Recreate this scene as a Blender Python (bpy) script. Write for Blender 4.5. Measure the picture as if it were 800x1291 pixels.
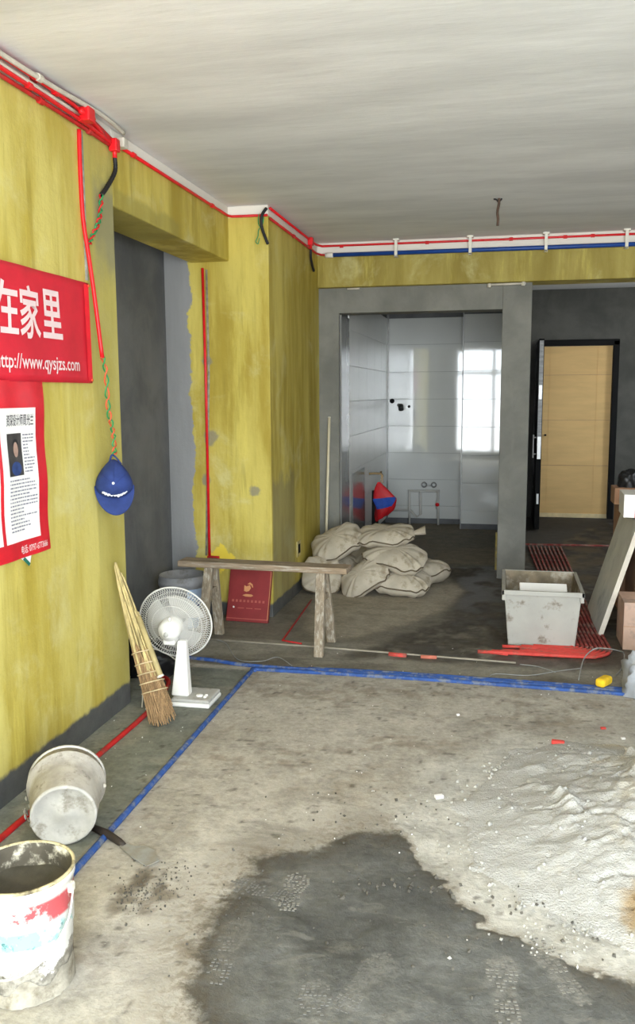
import bpy, bmesh, math, random
import numpy as np
from mathutils import Matrix, Vector, Euler

for o in list(bpy.data.objects): bpy.data.objects.remove(o)
SC = bpy.context.scene
COL = SC.collection
PI = math.pi
# ------------------------------------------------------------------ camera
F = 1092.0; CAM = np.array([0, 0, 1.5])
def cam_basis(yaw, pit, rol):
    cy, sy = math.cos(yaw), math.sin(yaw)
    r = np.array([cy, sy, 0]); f = np.array([-sy, cy, 0]); u = np.array([0, 0, 1.])
    f2 = f*math.cos(pit) - u*math.sin(pit); u2 = u*math.cos(pit) + f*math.sin(pit)
    c, s = math.cos(rol), math.sin(rol)
    return np.array([r*c + u2*s, u2*c - r*s, f2])
CB = cam_basis(0.21165, 0.13541, -0.00562)
cd = bpy.data.cameras.new('camera'); cam = bpy.data.objects.new('camera', cd); COL.objects.link(cam)
cd.sensor_fit = 'VERTICAL'; cd.sensor_height = 36.0; cd.lens = F*36.0/1291.0
cd.clip_start = .05; cd.clip_end = 200
cam.matrix_world = Matrix([[CB[0][i], CB[1][i], -CB[2][i], CAM[i]] for i in range(3)] + [[0, 0, 0, 1]])
SC.camera = cam
def on(x, y, ax, v):            # pixel -> point on an axis plane of the place
    d = CB.T @ np.array([(x-400)/F, -(y-645.5)/F, 1.])
    return Vector(CAM + (v-CAM[ax])/d[ax]*d)
def fl(x, y, z=0.0): return on(x, y, 2, z)

# ------------------------------------------------------------------ light
W = bpy.data.worlds.new('overcast_sky'); SC.world = W; W.use_nodes = True
wn = W.node_tree; bg = wn.nodes['Background']
tc = wn.nodes.new('ShaderNodeTexCoord'); sx = wn.nodes.new('ShaderNodeSeparateXYZ'); mr = wn.nodes.new('ShaderNodeMapRange')
mx = wn.nodes.new('ShaderNodeMix'); mx.data_type = 'RGBA'
wn.links.new(tc.outputs['Generated'], sx.inputs[0]); wn.links.new(sx.outputs[2], mr.inputs[0])
mr.inputs[1].default_value = -.06; mr.inputs[2].default_value = .06
wn.links.new(mr.outputs[0], mx.inputs[0])
mx.inputs[6].default_value = (.80, .84, .86, 1); mx.inputs[7].default_value = (.86, .94, 1.0, 1)
wn.links.new(mx.outputs[2], bg.inputs[0]); bg.inputs[1].default_value = 9.0
WIN = (-1.15, 2.45, .12, 2.52); YF = -0.85            # balcony door opening behind the camera
ld = bpy.data.lights.new('window_daylight', 'AREA'); ld.shape = 'RECTANGLE'
ld.size = WIN[1]-WIN[0]; ld.size_y = WIN[3]-WIN[2]; ld.cycles.is_portal = True
lo = bpy.data.objects.new('window_daylight', ld); COL.objects.link(lo)
lo.location = ((WIN[0]+WIN[1])/2, YF-.02, (WIN[2]+WIN[3])/2); lo.rotation_euler = (PI/2, 0, 0)
ADDED_WIN = (8.6, 9.5, 1.15, 2.05)                          # invented opening, out of view, added to brighten the hall
l2 = bpy.data.lights.new('added_hall_daylight', 'AREA'); l2.shape = 'RECTANGLE'; l2.size = ADDED_WIN[3]-ADDED_WIN[2]; l2.size_y = ADDED_WIN[1]-ADDED_WIN[0]; l2.cycles.is_portal = True
lo2 = bpy.data.objects.new('added_hall_daylight', l2); COL.objects.link(lo2); lo2.location = (2.87, (ADDED_WIN[0]+ADDED_WIN[1])/2, (ADDED_WIN[2]+ADDED_WIN[3])/2); lo2.rotation_euler = (0, PI/2, 0)
vs = SC.view_settings; vs.view_transform = 'Standard'; vs.look = 'None'; vs.gamma = 1; vs.use_curve_mapping = False
vs.exposure = 1.25
SC.cycles.max_bounces = 10; SC.cycles.diffuse_bounces = 7; SC.cycles.glossy_bounces = 4
SC.cycles.use_denoising = True
SC.cycles.caustics_reflective = False; SC.cycles.sample_clamp_indirect = 8

# ------------------------------------------------------------------ helpers
rnd = random.Random(7)
def lin(c): return tuple(((v/255)/12.92 if v/255 <= .04045 else ((v/255+.055)/1.055)**2.4) for v in c)
class Mat:
    def __init__(s, name):
        s.m = bpy.data.materials.new(name); s.m.use_nodes = True; s.nt = s.m.node_tree
        s.b = s.nt.nodes['Principled BSDF']; s._p = None
    def put(s, sock, v):
        if hasattr(v, 'is_output'): s.nt.links.new(v, sock)
        else:
            if isinstance(v, (tuple, list)) and len(v) == 3 and len(sock.default_value) == 4: v = tuple(v)+(1,)
            sock.default_value = v
    def math(s, op, a, b=0.0, clamp=False):
        n = s.nt.nodes.new('ShaderNodeMath'); n.operation = op; n.use_clamp = clamp
        s.put(n.inputs[0], a); s.put(n.inputs[1], b); return n.outputs[0]
    def add(s, a, b): return s.math('ADD', a, b)
    def sub(s, a, b): return s.math('SUBTRACT', a, b)
    def mul(s, a, b): return s.math('MULTIPLY', a, b)
    def pos(s):
        if not s._p:
            g = s.nt.nodes.new('ShaderNodeNewGeometry'); x = s.nt.nodes.new('ShaderNodeSeparateXYZ')
            s.nt.links.new(g.outputs['Position'], x.inputs[0]); s._p = (g.outputs['Position'],)+tuple(x.outputs)
        return s._p
    def obj(s):
        t = s.nt.nodes.new('ShaderNodeTexCoord'); return t.outputs['Object']
    def noise(s, scale, detail=4, rough=.6, vec=None, stretch=None, dist=0):
        v = vec or s.pos()[0]
        if stretch:
            m = s.nt.nodes.new('ShaderNodeMapping'); s.put(m.inputs['Vector'], v); m.inputs['Scale'].default_value = stretch; v = m.outputs[0]
        n = s.nt.nodes.new('ShaderNodeTexNoise'); s.put(n.inputs['Vector'], v)
        n.inputs['Scale'].default_value = scale; n.inputs['Detail'].default_value = detail; n.inputs['Roughness'].default_value = rough
        n.inputs['Distortion'].default_value = dist
        return n.outputs[0]
    def ss(s, x, lo, hi, a=0.0, b=1.0):
        n = s.nt.nodes.new('ShaderNodeMapRange'); n.interpolation_type = 'SMOOTHSTEP'
        s.put(n.inputs[0], x); n.inputs[1].default_value = lo; n.inputs[2].default_value = hi
        n.inputs[3].default_value = a; n.inputs[4].default_value = b; return n.outputs[0]
    def mix(s, f, a, b):
        n = s.nt.nodes.new('ShaderNodeMix'); n.data_type = 'RGBA'
        s.put(n.inputs[0], f); s.put(n.inputs[6], a); s.put(n.inputs[7], b); return n.outputs[2]
    def bump(s, h, strength=.3, dist=.01):
        n = s.nt.nodes.new('ShaderNodeBump'); s.put(n.inputs['Height'], h)
        n.inputs['Strength'].default_value = strength; n.inputs['Distance'].default_value = dist
        s.nt.links.new(n.outputs[0], s.b.inputs['Normal'])
    def fin(s, col, rough=.8, spec=.4, metal=0.0):
        s.put(s.b.inputs['Base Color'], col); s.put(s.b.inputs['Roughness'], rough)
        s.put(s.b.inputs['Specular IOR Level'], spec); s.put(s.b.inputs['Metallic'], metal); return s.m
def simple(name, c, var=.18, scale=14, rough=.7, bump=.15, spec=.4, metal=0.0, stretch=None, dirt=None, dirtamt=.5, dscale=9):
    k = Mat(name); c = lin(c); v = k.obj()
    n = k.noise(scale, 5, .6, v, stretch)
    col = k.mix(k.ss(n, .3, .7), tuple(x*(1-var) for x in c), tuple(min(1, x*(1+var)) for x in c))
    if dirt:
        d = k.noise(dscale, 6, .65, v, stretch)
        col = k.mix(k.ss(d, .62-.25*dirtamt, .75-.15*dirtamt), col, lin(dirt))
    if bump: k.bump(k.noise(scale*3, 4, .6, v, stretch), bump, .004)
    return k.fin(col, rough, spec, metal)

class MB:
    def __init__(s): s.v = []; s.f = []
    def add(s, v, f):
        n = len(s.v); s.v += [tuple(p) for p in v]; s.f += [tuple(i+n for i in q) for q in f]; return s
    def box(s, lo, hi, M=None):
        p = [Vector((x, y, z)) for x in (lo[0], hi[0]) for y in (lo[1], hi[1]) for z in (lo[2], hi[2])]
        if M: p = [M @ q for q in p]
        return s.add(p, [(0, 1, 3, 2), (4, 6, 7, 5), (0, 4, 5, 1), (2, 3, 7, 6), (0, 2, 6, 4), (1, 5, 7, 3)])
    def tube(s, pts, r, n=8, caps=True, closed=False):
        pts = [Vector(p) for p in pts]; m = len(pts); rr = r if isinstance(r, (list, tuple)) else [r]*m
        t0 = None; ring = []; nrm = None
        for i, p in enumerate(pts):
            a = pts[i-1] if i or closed else p; b = pts[(i+1) % m] if i < m-1 or closed else p
            t = (b-a).normalized()
            if nrm is None: nrm = t.orthogonal().normalized()
            else:
                nrm = nrm - t*nrm.dot(t); nrm = nrm.normalized() if nrm.length > 1e-6 else t.orthogonal().normalized()
            bn = t.cross(nrm)
            ring.append([p + (nrm*math.cos(2*PI*k/n) + bn*math.sin(2*PI*k/n))*rr[i] for k in range(n)])
        v = [q for g in ring for q in g]; f = []
        for i in range(m if closed else m-1):
            j = (i+1) % m
            for k in range(n): f.append((i*n+k, i*n+(k+1) % n, j*n+(k+1) % n, j*n+k))
        if caps and not closed: f.append(tuple(range(n-1, -1, -1))); f.append(tuple((m-1)*n+k for k in range(n)))
        return s.add(v, f)
    def lathe(s, prof, n=28, M=None):       # prof: (r, z) list, open ends closed with fans where r == 0
        v = []; f = []
        for r, z in prof:
            for k in range(n):
                p = Vector((r*math.cos(2*PI*k/n), r*math.sin(2*PI*k/n), z)); v.append(M @ p if M else p)
        for i in range(len(prof)-1):
            for k in range(n): f.append((i*n+k, i*n+(k+1) % n, (i+1)*n+(k+1) % n, (i+1)*n+k))
        return s.add(v, f)
    def grid(s, fn, nu, nv, wrap=False):
        v = [fn(i/(nu if wrap else nu-1), j/(nv-1)) for j in range(nv) for i in range(nu)]; f = []
        for j in range(nv-1):
            for i in range(nu if wrap else nu-1):
                f.append((j*nu+i, j*nu+(i+1) % nu, (j+1)*nu+(i+1) % nu, (j+1)*nu+i))
        return s.add(v, f)
    def build(s, name, mat, parent=None, smooth=False, bevel=0, seg=2):
        me = bpy.data.meshes.new(name); me.from_pydata([tuple(p) for p in s.v], [], s.f); me.validate(); me.update()
        if smooth:
            me.polygons.foreach_set('use_smooth', [True]*len(me.polygons))
        o = bpy.data.objects.new(name, me); COL.objects.link(o)
        if mat: me.materials.append(mat)
        if parent: o.parent = parent
        if bevel:
            b = o.modifiers.new('bevel', 'BEVEL'); b.width = bevel; b.segments = seg; b.limit_method = 'ANGLE'; b.angle_limit = .6
        return o
def recalc(o):
    bm = bmesh.new(); bm.from_mesh(o.data); bmesh.ops.remove_doubles(bm, verts=bm.verts, dist=1e-6)
    bmesh.ops.recalc_face_normals(bm, faces=bm.faces); bm.to_mesh(o.data); bm.free(); return o
def tag(o, label, cat=None, group=None, kind=None):
    o['label'] = label
    if cat: o['category'] = cat
    if group: o['group'] = group
    if kind: o['kind'] = kind
    return o
def empty(name, loc, rot=(0, 0, 0)):
    o = bpy.data.objects.new(name, None); COL.objects.link(o); o.location = loc; o.rotation_euler = rot; o.empty_display_size = .05; return o
def spline(pts, k=6):
    P = [Vector(p) for p in pts]; out = []
    for i in range(len(P)-1):
        p0 = P[max(i-1, 0)]; p1 = P[i]; p2 = P[i+1]; p3 = P[min(i+2, len(P)-1)]
        for j in range(k):
            t = j/k
            out.append(.5*((2*p1)+(p2-p0)*t+(2*p0-5*p1+4*p2-p3)*t*t+(3*p1-p0-3*p2+p3)*t**3))
    out.append(P[-1]); return out
def frame(x, y, z, o): return Matrix([[x[i], y[i], z[i], o[i]] for i in range(3)] + [[0, 0, 0, 1]])
def axis_frame(z, o, up=Vector((0, 0, 1))):
    z = Vector(z).normalized(); x = up.cross(z)
    x = x.normalized() if x.length > 1e-4 else Vector((1, 0, 0)); return frame(x, z.cross(x), z, o)
def text_mesh(string, bold=0.0, fill=True):
    c = bpy.data.curves.new('t', 'FONT'); c.body = string; c.size = 1; c.offset = bold; c.resolution_u = 3
    o = bpy.data.objects.new('t', c); COL.objects.link(o)
    dg = bpy.context.evaluated_depsgraph_get(); me = bpy.data.meshes.new_from_object(o.evaluated_get(dg))
    v = [tuple(p.co) for p in me.vertices]; f = [tuple(q.vertices) for q in me.polygons]
    bpy.data.objects.remove(o); bpy.data.curves.remove(c); bpy.data.meshes.remove(me); return v, f
def text_on(name, string, place, u0, u1, v0, v1, mat, parent, bold=0.0):
    v, f = text_mesh(string, bold)
    if not v: return None
    xs = [p[0] for p in v]; ys = [p[1] for p in v]; a, b, c, d = min(xs), max(xs), min(ys), max(ys)
    m = MB().add([place(u0+(p[0]-a)/(b-a)*(u1-u0), v0+(p[1]-c)/(d-c)*(v1-v0)) for p in v], f)
    return m.build(name, mat, parent)
def copy_tree(o, parent=None):
    c = o.copy(); COL.objects.link(c); c.parent = parent
    for ch in list(o.children): copy_tree(ch, c)
    return c
# numpy value noise
def vnoise(x, y, sc, seed=0):
    x = np.asarray(x)*sc+seed*17.3; y = np.asarray(y)*sc-seed*9.1; xi = np.floor(x); yi = np.floor(y); fx = x-xi; fy = y-yi
    def h(a, b):
        t = np.sin(a*127.1+b*311.7+seed*74.7)*43758.5453; return t-np.floor(t)
    u = fx*fx*(3-2*fx); v = fy*fy*(3-2*fy)
    return (h(xi, yi)*(1-u)+h(xi+1, yi)*u)*(1-v)+(h(xi, yi+1)*(1-u)+h(xi+1, yi+1)*u)*v
def fbm(x, y, sc, seed=0, o=5):
    t = 0; a = .5
    for i in range(o): t = t+a*vnoise(x, y, sc*2**i, seed+i*3); a *= .5
    return t/(1-.5**o)
def sstep(x, a, b): t = np.clip((x-a)/(b-a), 0, 1); return t*t*(3-2*t)
def poly_sdf(X, Y, P):          # negative inside
    P = [(p[0], p[1]) for p in P]; d = np.full(X.shape, 1e9); ins = np.zeros(X.shape, bool); n = len(P)
    for i in range(n):
        ax, ay = P[i]; bx, by = P[(i+1) % n]; ex, ey = bx-ax, by-ay
        t = np.clip(((X-ax)*ex+(Y-ay)*ey)/(ex*ex+ey*ey+1e-12), 0, 1)
        d = np.minimum(d, np.hypot(X-ax-t*ex, Y-ay-t*ey))
        c = (ay > Y) != (by > Y); ins ^= c & (X < (bx-ax)*(Y-ay)/(by-ay+1e-12)+ax)
    return np.where(ins, -d, d)

# ------------------------------------------------------------------ materials
XL = -1.77; YJ = 3.83; YC = 5.55; XC = -1.505; YB = 7.03; YG = 7.10; HC = 2.70; XR = 2.85
def yellow(name, ztop, zbot, extra=None, hue=(204, 187, 94), hue2=(168, 147, 52)):
    k = Mat(name); P, x, y, z = k.pos()
    st = k.noise(2.2, 5, .6, stretch=(2.4, 2.4, .5), dist=.3); bl = k.noise(3.0, 6, .65, dist=.4); fi = k.noise(30, 4, .7)
    c = k.mix(k.ss(st, .32, .68), lin(hue2), lin(hue))
    c = k.mix(k.ss(k.noise(2.6, 6, .7, stretch=(7, 7, .3)), .50, .70, 0, .30), c, lin((146, 130, 46)))
    c = k.mix(k.ss(k.noise(1.4, 6, .7, stretch=(4, 4, .45)), .52, .68, 0, .5), c, lin((222, 206, 104)))
    c = k.mix(k.ss(bl, .52, .75, 0, .55), c, lin((212, 206, 150)))
    c = k.mix(k.ss(k.noise(1.7, 5, .6, stretch=(5, 5, .5)), .58, .72, 0, .5), c, lin((140, 125, 45)))
    c = k.mix(k.ss(fi, .66, .8, 0, .5), c, lin((120, 108, 50)))
    if extra: c = extra(k, c, x, y, z)
    if zbot:
        e = k.add(z, k.mul(k.sub(k.noise(9, 5, .65), .5), .05))
        c = k.mix(k.ss(e, zbot-.012, zbot+.012), k.mix(k.noise(12, 5), lin((58, 60, 62)), lin((104, 104, 100))), c)
    if ztop:
        e = k.add(z, k.mul(k.sub(k.noise(5, 4), .5), .03))
        c = k.mix(k.ss(e, ztop-.006, ztop+.006), c, lin((228, 224, 214)))
    k.bump(k.add(k.noise(14, 6, .65), k.mul(st, .6)), .35, .012)
    return k.fin(c, .62, .35)
def cement(name, a, b, rough=.85, sc=2.5, streak=True):
    k = Mat(name); n = k.noise(sc, 7, .62, dist=.3); f = k.noise(26, 5, .7)
    c = k.mix(k.ss(n, .3, .7), lin(a), lin(b)); c = k.mix(k.ss(f, .6, .8, 0, .35), c, tuple(v*.55 for v in lin(a)))
    if streak: c = k.mix(k.ss(k.noise(3, 5, .6, stretch=(4, 4, .5)), .55, .7, 0, .35), c, lin(b))
    k.bump(k.add(k.mul(n, 1.2), k.mul(f, .35)), .35, .01)
    return k.fin(c, rough, .3)
def left_extra(k, c, x, y, z):
    pale = k.ss(k.add(y, k.mul(k.sub(k.noise(4, 4), .5), .03)), 3.545, 3.565)
    c = k.mix(k.mul(pale, .6), c, lin((176, 166, 92)))
    zz = k.add(z, k.mul(k.sub(k.noise(6, 5), .5), .35))
    g = k.mul(k.mul(k.ss(y, 3.60, 3.66), k.ss(zz, 1.95, 2.2)), k.ss(zz, 2.38, 2.5, 1, 0))
    c = k.mix(k.mul(g, .75), c, lin((132, 130, 104)))
    return c
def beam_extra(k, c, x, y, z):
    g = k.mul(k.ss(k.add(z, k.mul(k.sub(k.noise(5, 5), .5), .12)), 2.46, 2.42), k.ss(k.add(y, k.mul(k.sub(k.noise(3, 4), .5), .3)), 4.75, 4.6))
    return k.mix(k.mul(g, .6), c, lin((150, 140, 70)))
def col_extra(k, c, x, y, z):
    e = k.add(x, k.mul(k.sub(k.noise(5.5, 7, .7), .5), .16))
    c = k.mix(k.ss(e, -2.055, -2.04, 1, 0), c, k.mix(k.noise(3, 5, stretch=(3, 3, .5)), lin((126, 126, 126)), lin((160, 160, 160))))
    # grey render showing low on the right-hand face, bright fresh paint low on the front
    e2 = k.add(z, k.mul(k.sub(k.noise(4, 5), .5), .5))
    g = k.mul(k.mul(k.ss(y, 5.56, 5.6), k.ss(e2, .86, .98, 1, 0)), k.ss(k.add(y, k.mul(k.noise(3), .2)), 6.2, 6.4, 1, 0))
    c = k.mix(k.mul(g, .55), c, lin((128, 122, 92)))
    for (sx0, sz0, sr) in ((-1.93, 1.72, .035), (-1.925, 1.22, .05), (-1.96, .93, .03), (-1.62, .86, .035)):
        e4 = k.math('SQRT', k.add(k.math('POWER', k.sub(x, sx0), 2.0), k.math('POWER', k.sub(z, sz0), 2.0)))
        c = k.mix(k.mul(k.ss(k.add(e4, k.mul(k.sub(k.noise(14, 5), .5), .09)), sr-.012, sr+.012, 1, 0), .75), c, lin((130, 126, 112)))
    e3 = k.math('ADD', k.math('ABSOLUTE', k.sub(x, -1.87)), k.mul(k.math('ABSOLUTE', k.sub(z, .40)), 1.1))
    c = k.mix(k.ss(k.add(e3, k.mul(k.sub(k.noise(9, 6, .7), .5), .22)), .09, .11, 1, 0), c, lin((232, 206, 70)))
    return c
M_YL = yellow('yellow_primer_left', 2.635, .11, left_extra, (208, 195, 112), (178, 159, 66))
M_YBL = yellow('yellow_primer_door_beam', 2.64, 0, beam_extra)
M_YC = yellow('yellow_primer_column', 2.632, .09, col_extra)
M_YB = yellow('yellow_primer_back_beam', 2.607, 0, None, (168, 153, 78), (138, 122, 46))
M_GREY = cement('grey_cement_render', (112, 112, 106), (134, 133, 126))
M_DGREY = cement('dark_cement_render', (92, 94, 96), (116, 117, 118))
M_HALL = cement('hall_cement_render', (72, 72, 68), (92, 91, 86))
M_CEIL = None
def ceiling_mat():
    k = Mat('ceiling_skim_coat'); n = k.noise(1.2, 6, .6, stretch=(.6, 2.2, 1)); f = k.noise(7, 6, .65, stretch=(.5, 2.5, 1))
    c = k.mix(k.ss(n, .3, .7), lin((206, 207, 206)), lin((230, 231, 230)))
    c = k.mix(k.ss(f, .58, .75, 0, .3), c, lin((184, 184, 180)))
    k.bump(f, .25, .008); return k.fin(c, .75, .3)
M_CEIL = ceiling_mat()
M_TILE = None
def tile_mat():
    k = Mat('white_glazed_tile'); n = k.noise(3, 4, .5)
    c = k.mix(n, lin((200, 202, 199)), lin((214, 216, 213)))
    k.bump(k.noise(6, 3, .5), .03, .004); return k.fin(c, .04, .85)
M_TILE = tile_mat()
M_TRIM = simple('aluminium_trim', (120, 120, 118), .1, 8, .35, .05, .5, .6)
M_RED = simple('red_conduit_plastic', (214, 26, 34), .12, 10, .38, .05)
M_RED_D = simple('dusty_red_conduit_plastic', (186, 34, 34), .2, 14, .6, .1, dirt=(120, 84, 74), dirtamt=.35)
M_REDF = simple('bright_red_floor_conduit', (214, 72, 64), .2, 14, .75, .1, dirt=(158, 84, 72), dirtamt=.6, dscale=14)
M_REDP = simple('plaster_dusted_red_conduit', (150, 62, 56), .3, 18, .8, .1, dirt=(150, 128, 116), dirtamt=.75)
M_BLUE = simple('blue_conduit_plastic', (22, 66, 140), .15, 10, .4, .05)
M_BLUEF = simple('dusty_blue_conduit_plastic', (44, 78, 142), .25, 16, .7, .1, dirt=(112, 118, 132), dirtamt=.6, dscale=20)
M_PVC = simple('white_pvc', (226, 222, 210), .05, 8, .4, .04)
M_PVCD = simple('dusty_pvc', (196, 190, 176), .12, 10, .6, .1)
M_BLACK = simple('black_flex_hose', (26, 26, 28), .2, 30, .6, .2)
M_GREENW = simple('green_wire_sheath', (36, 140, 84), .1, 20, .45, 0)
M_REDW = simple('orange_wire_sheath', (214, 92, 60), .1, 20, .45, 0)
M_WIRE = simple('galvanised_wire', (150, 152, 150), .1, 20, .5, 0, metal=.3)
M_WOOD = simple('weathered_timber', (142, 124, 102), .25, 5, .85, .4, stretch=(1, 9, 9), dirt=(176, 166, 150), dirtamt=.5)
M_WOODL = simple('weathered_timber_leg', (140, 126, 106), .25, 5, .85, .4, stretch=(9, 9, 1.5), dirt=(176, 168, 152), dirtamt=.6)
M_SACK = simple('woven_sack_cloth', (182, 172, 154), .12, 6, .85, .5, dirt=(150, 138, 116), dirtamt=.4)
M_SEAM = simple('sack_seam_thread', (96, 84, 66), .2, 20, .9, .2)
M_WHITEP = simple('white_fan_plastic', (232, 230, 224), .04, 8, .4, .03)
M_GREYP = simple('grey_fan_plastic', (176, 174, 168), .08, 10, .5, .05, dirt=(140, 132, 118), dirtamt=.3)
M_GRILLE = simple('white_coated_wire', (208, 206, 200), .05, 8, .4, 0)
M_BLADE = simple('translucent_fan_blade', (188, 186, 180), .05, 8, .3, 0)
M_STRAW = simple('broom_straw', (158, 128, 92), .35, 30, .9, .3, stretch=(3, 3, .5))
M_STALK = simple('broom_stalk', (180, 162, 112), .35, 20, .8, .3, stretch=(2, 2, .4))
M_BIND = simple('broom_binding', (196, 176, 138), .2, 20, .7, .1)
M_CARD = simple('corrugated_cardboard', (218, 182, 124), .06, 2, .85, .1, stretch=(1, 1, 6))
M_CARD2 = simple('brown_carton', (170, 132, 104), .1, 6, .85, .15)
M_CARD3 = simple('dusty_pinkish_carton', (190, 160, 142), .1, 6, .85, .15, dirt=(160, 140, 128), dirtamt=.4)
M_WHITE = simple('white_print', (238, 236, 232), .03, 8, .6, 0)
M_INK = simple('dark_print', (60, 56, 62), .1, 20, .7, 0)
M_BANNER = simple('red_banner_cloth', (206, 34, 52), .1, 5, .5, .1)
M_POSTER = simple('red_poster_print', (208, 30, 44), .14, 6, .35, .1)
M_LETTER = simple('pale_pink_lettering', (232, 208, 208), .04, 8, .6, 0)
M_CAP = simple('blue_cap_cotton', (38, 56, 112), .2, 16, .85, .25)
M_CAPW = simple('white_embroidery', (236, 238, 246), .05, 8, .7, 0)
M_DOORB = simple('black_door_steel', (18, 18, 19), .15, 8, .7, .05, spec=.15)
M_STEEL = simple('brushed_steel', (208, 208, 206), .06, 8, .35, .03, metal=.3)
M_BIN = simple('grey_bin_plastic', (164, 162, 154), .07, 5, .6, .12, dirt=(120, 112, 98), dirtamt=.28, dscale=12)
M_BINI = simple('mortar_stained_bin_plastic', (128, 116, 96), .3, 10, .85, .3, dirt=(176, 170, 156), dirtamt=.5)
M_BOARD = simple('grey_cement_board', (206, 206, 197), .12, 3, .8, .15, dirt=(178, 180, 173), dirtamt=.4, dscale=4)
M_BOARDE = simple('pale_board_edge', (204, 196, 182), .1, 12, .85, .2)
M_SPONGE = simple('yellow_sponge', (232, 190, 40), .12, 30, .95, .6)
M_REDPANEL = simple('dark_red_card', (134, 44, 44), .15, 4, .55, .08)
M_GOLD = simple('gold_print', (206, 142, 96), .1, 10, .5, 0)
M_GOLDF = simple('faded_gold_print', (172, 88, 76), .1, 10, .6, 0)
M_BARREL = simple('grey_bucket_plastic', (150, 150, 152), .1, 6, .55, .1, dirt=(120, 116, 110), dirtamt=.4)
M_BAG = simple('grey_plastic_bag', (168, 172, 178), .12, 6, .4, .3, dirt=(200, 200, 200), dirtamt=.4)
M_BLACKBAG = simple('black_plastic_bag', (24, 24, 26), .3, 8, .4, .3)
M_KBAG = simple('red_shopping_bag', (196, 28, 36), .15, 10, .5, .1)
M_BRASS = simple('brass_fitting', (150, 128, 90), .1, 10, .4, .05, metal=.6)
M_MORTARW = simple('wet_mortar', (72, 68, 58), .3, 12, .55, .5)
M_CLOD = simple('dried_mortar_clods', (168, 165, 156), .25, 30, .95, .4)
M_CLODD = simple('damp_mortar_clods', (84, 80, 72), .3, 30, .9, .4)
M_TREAD = simple('pale_tread_dust', (124, 121, 113), .15, 40, .95, .2)
M_TREADG = simple('faint_tread_dust', (110, 108, 102), .15, 40, .9, .2)
M_HANDLE = simple('dark_handle_wood', (52, 44, 38), .3, 12, .7, .2)
M_BLADEK = simple('worn_steel_blade', (146, 146, 142), .12, 14, .5, .1, metal=.1, dirt=(140, 134, 122), dirtamt=.5)

# ------------------------------------------------------------------ setting
def struct(name, mb, mat, label, cat, bevel=0):
    o = mb.build(name, mat, None, bevel=bevel); return tag(o, label, cat, kind='structure')
B = lambda *a: MB().box(*a)
BOOTS = [(635, 1245, .10, .27, .6), (702, 1222, .42, .27, .55), (460, 1235, -.35, .25, .35), (370, 1122, .05, .2, .5), (330, 1122, 1.35, .22, .35), (287, 1195, .06, .28, .35), (395, 1275, .15, .24, .35)]
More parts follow.
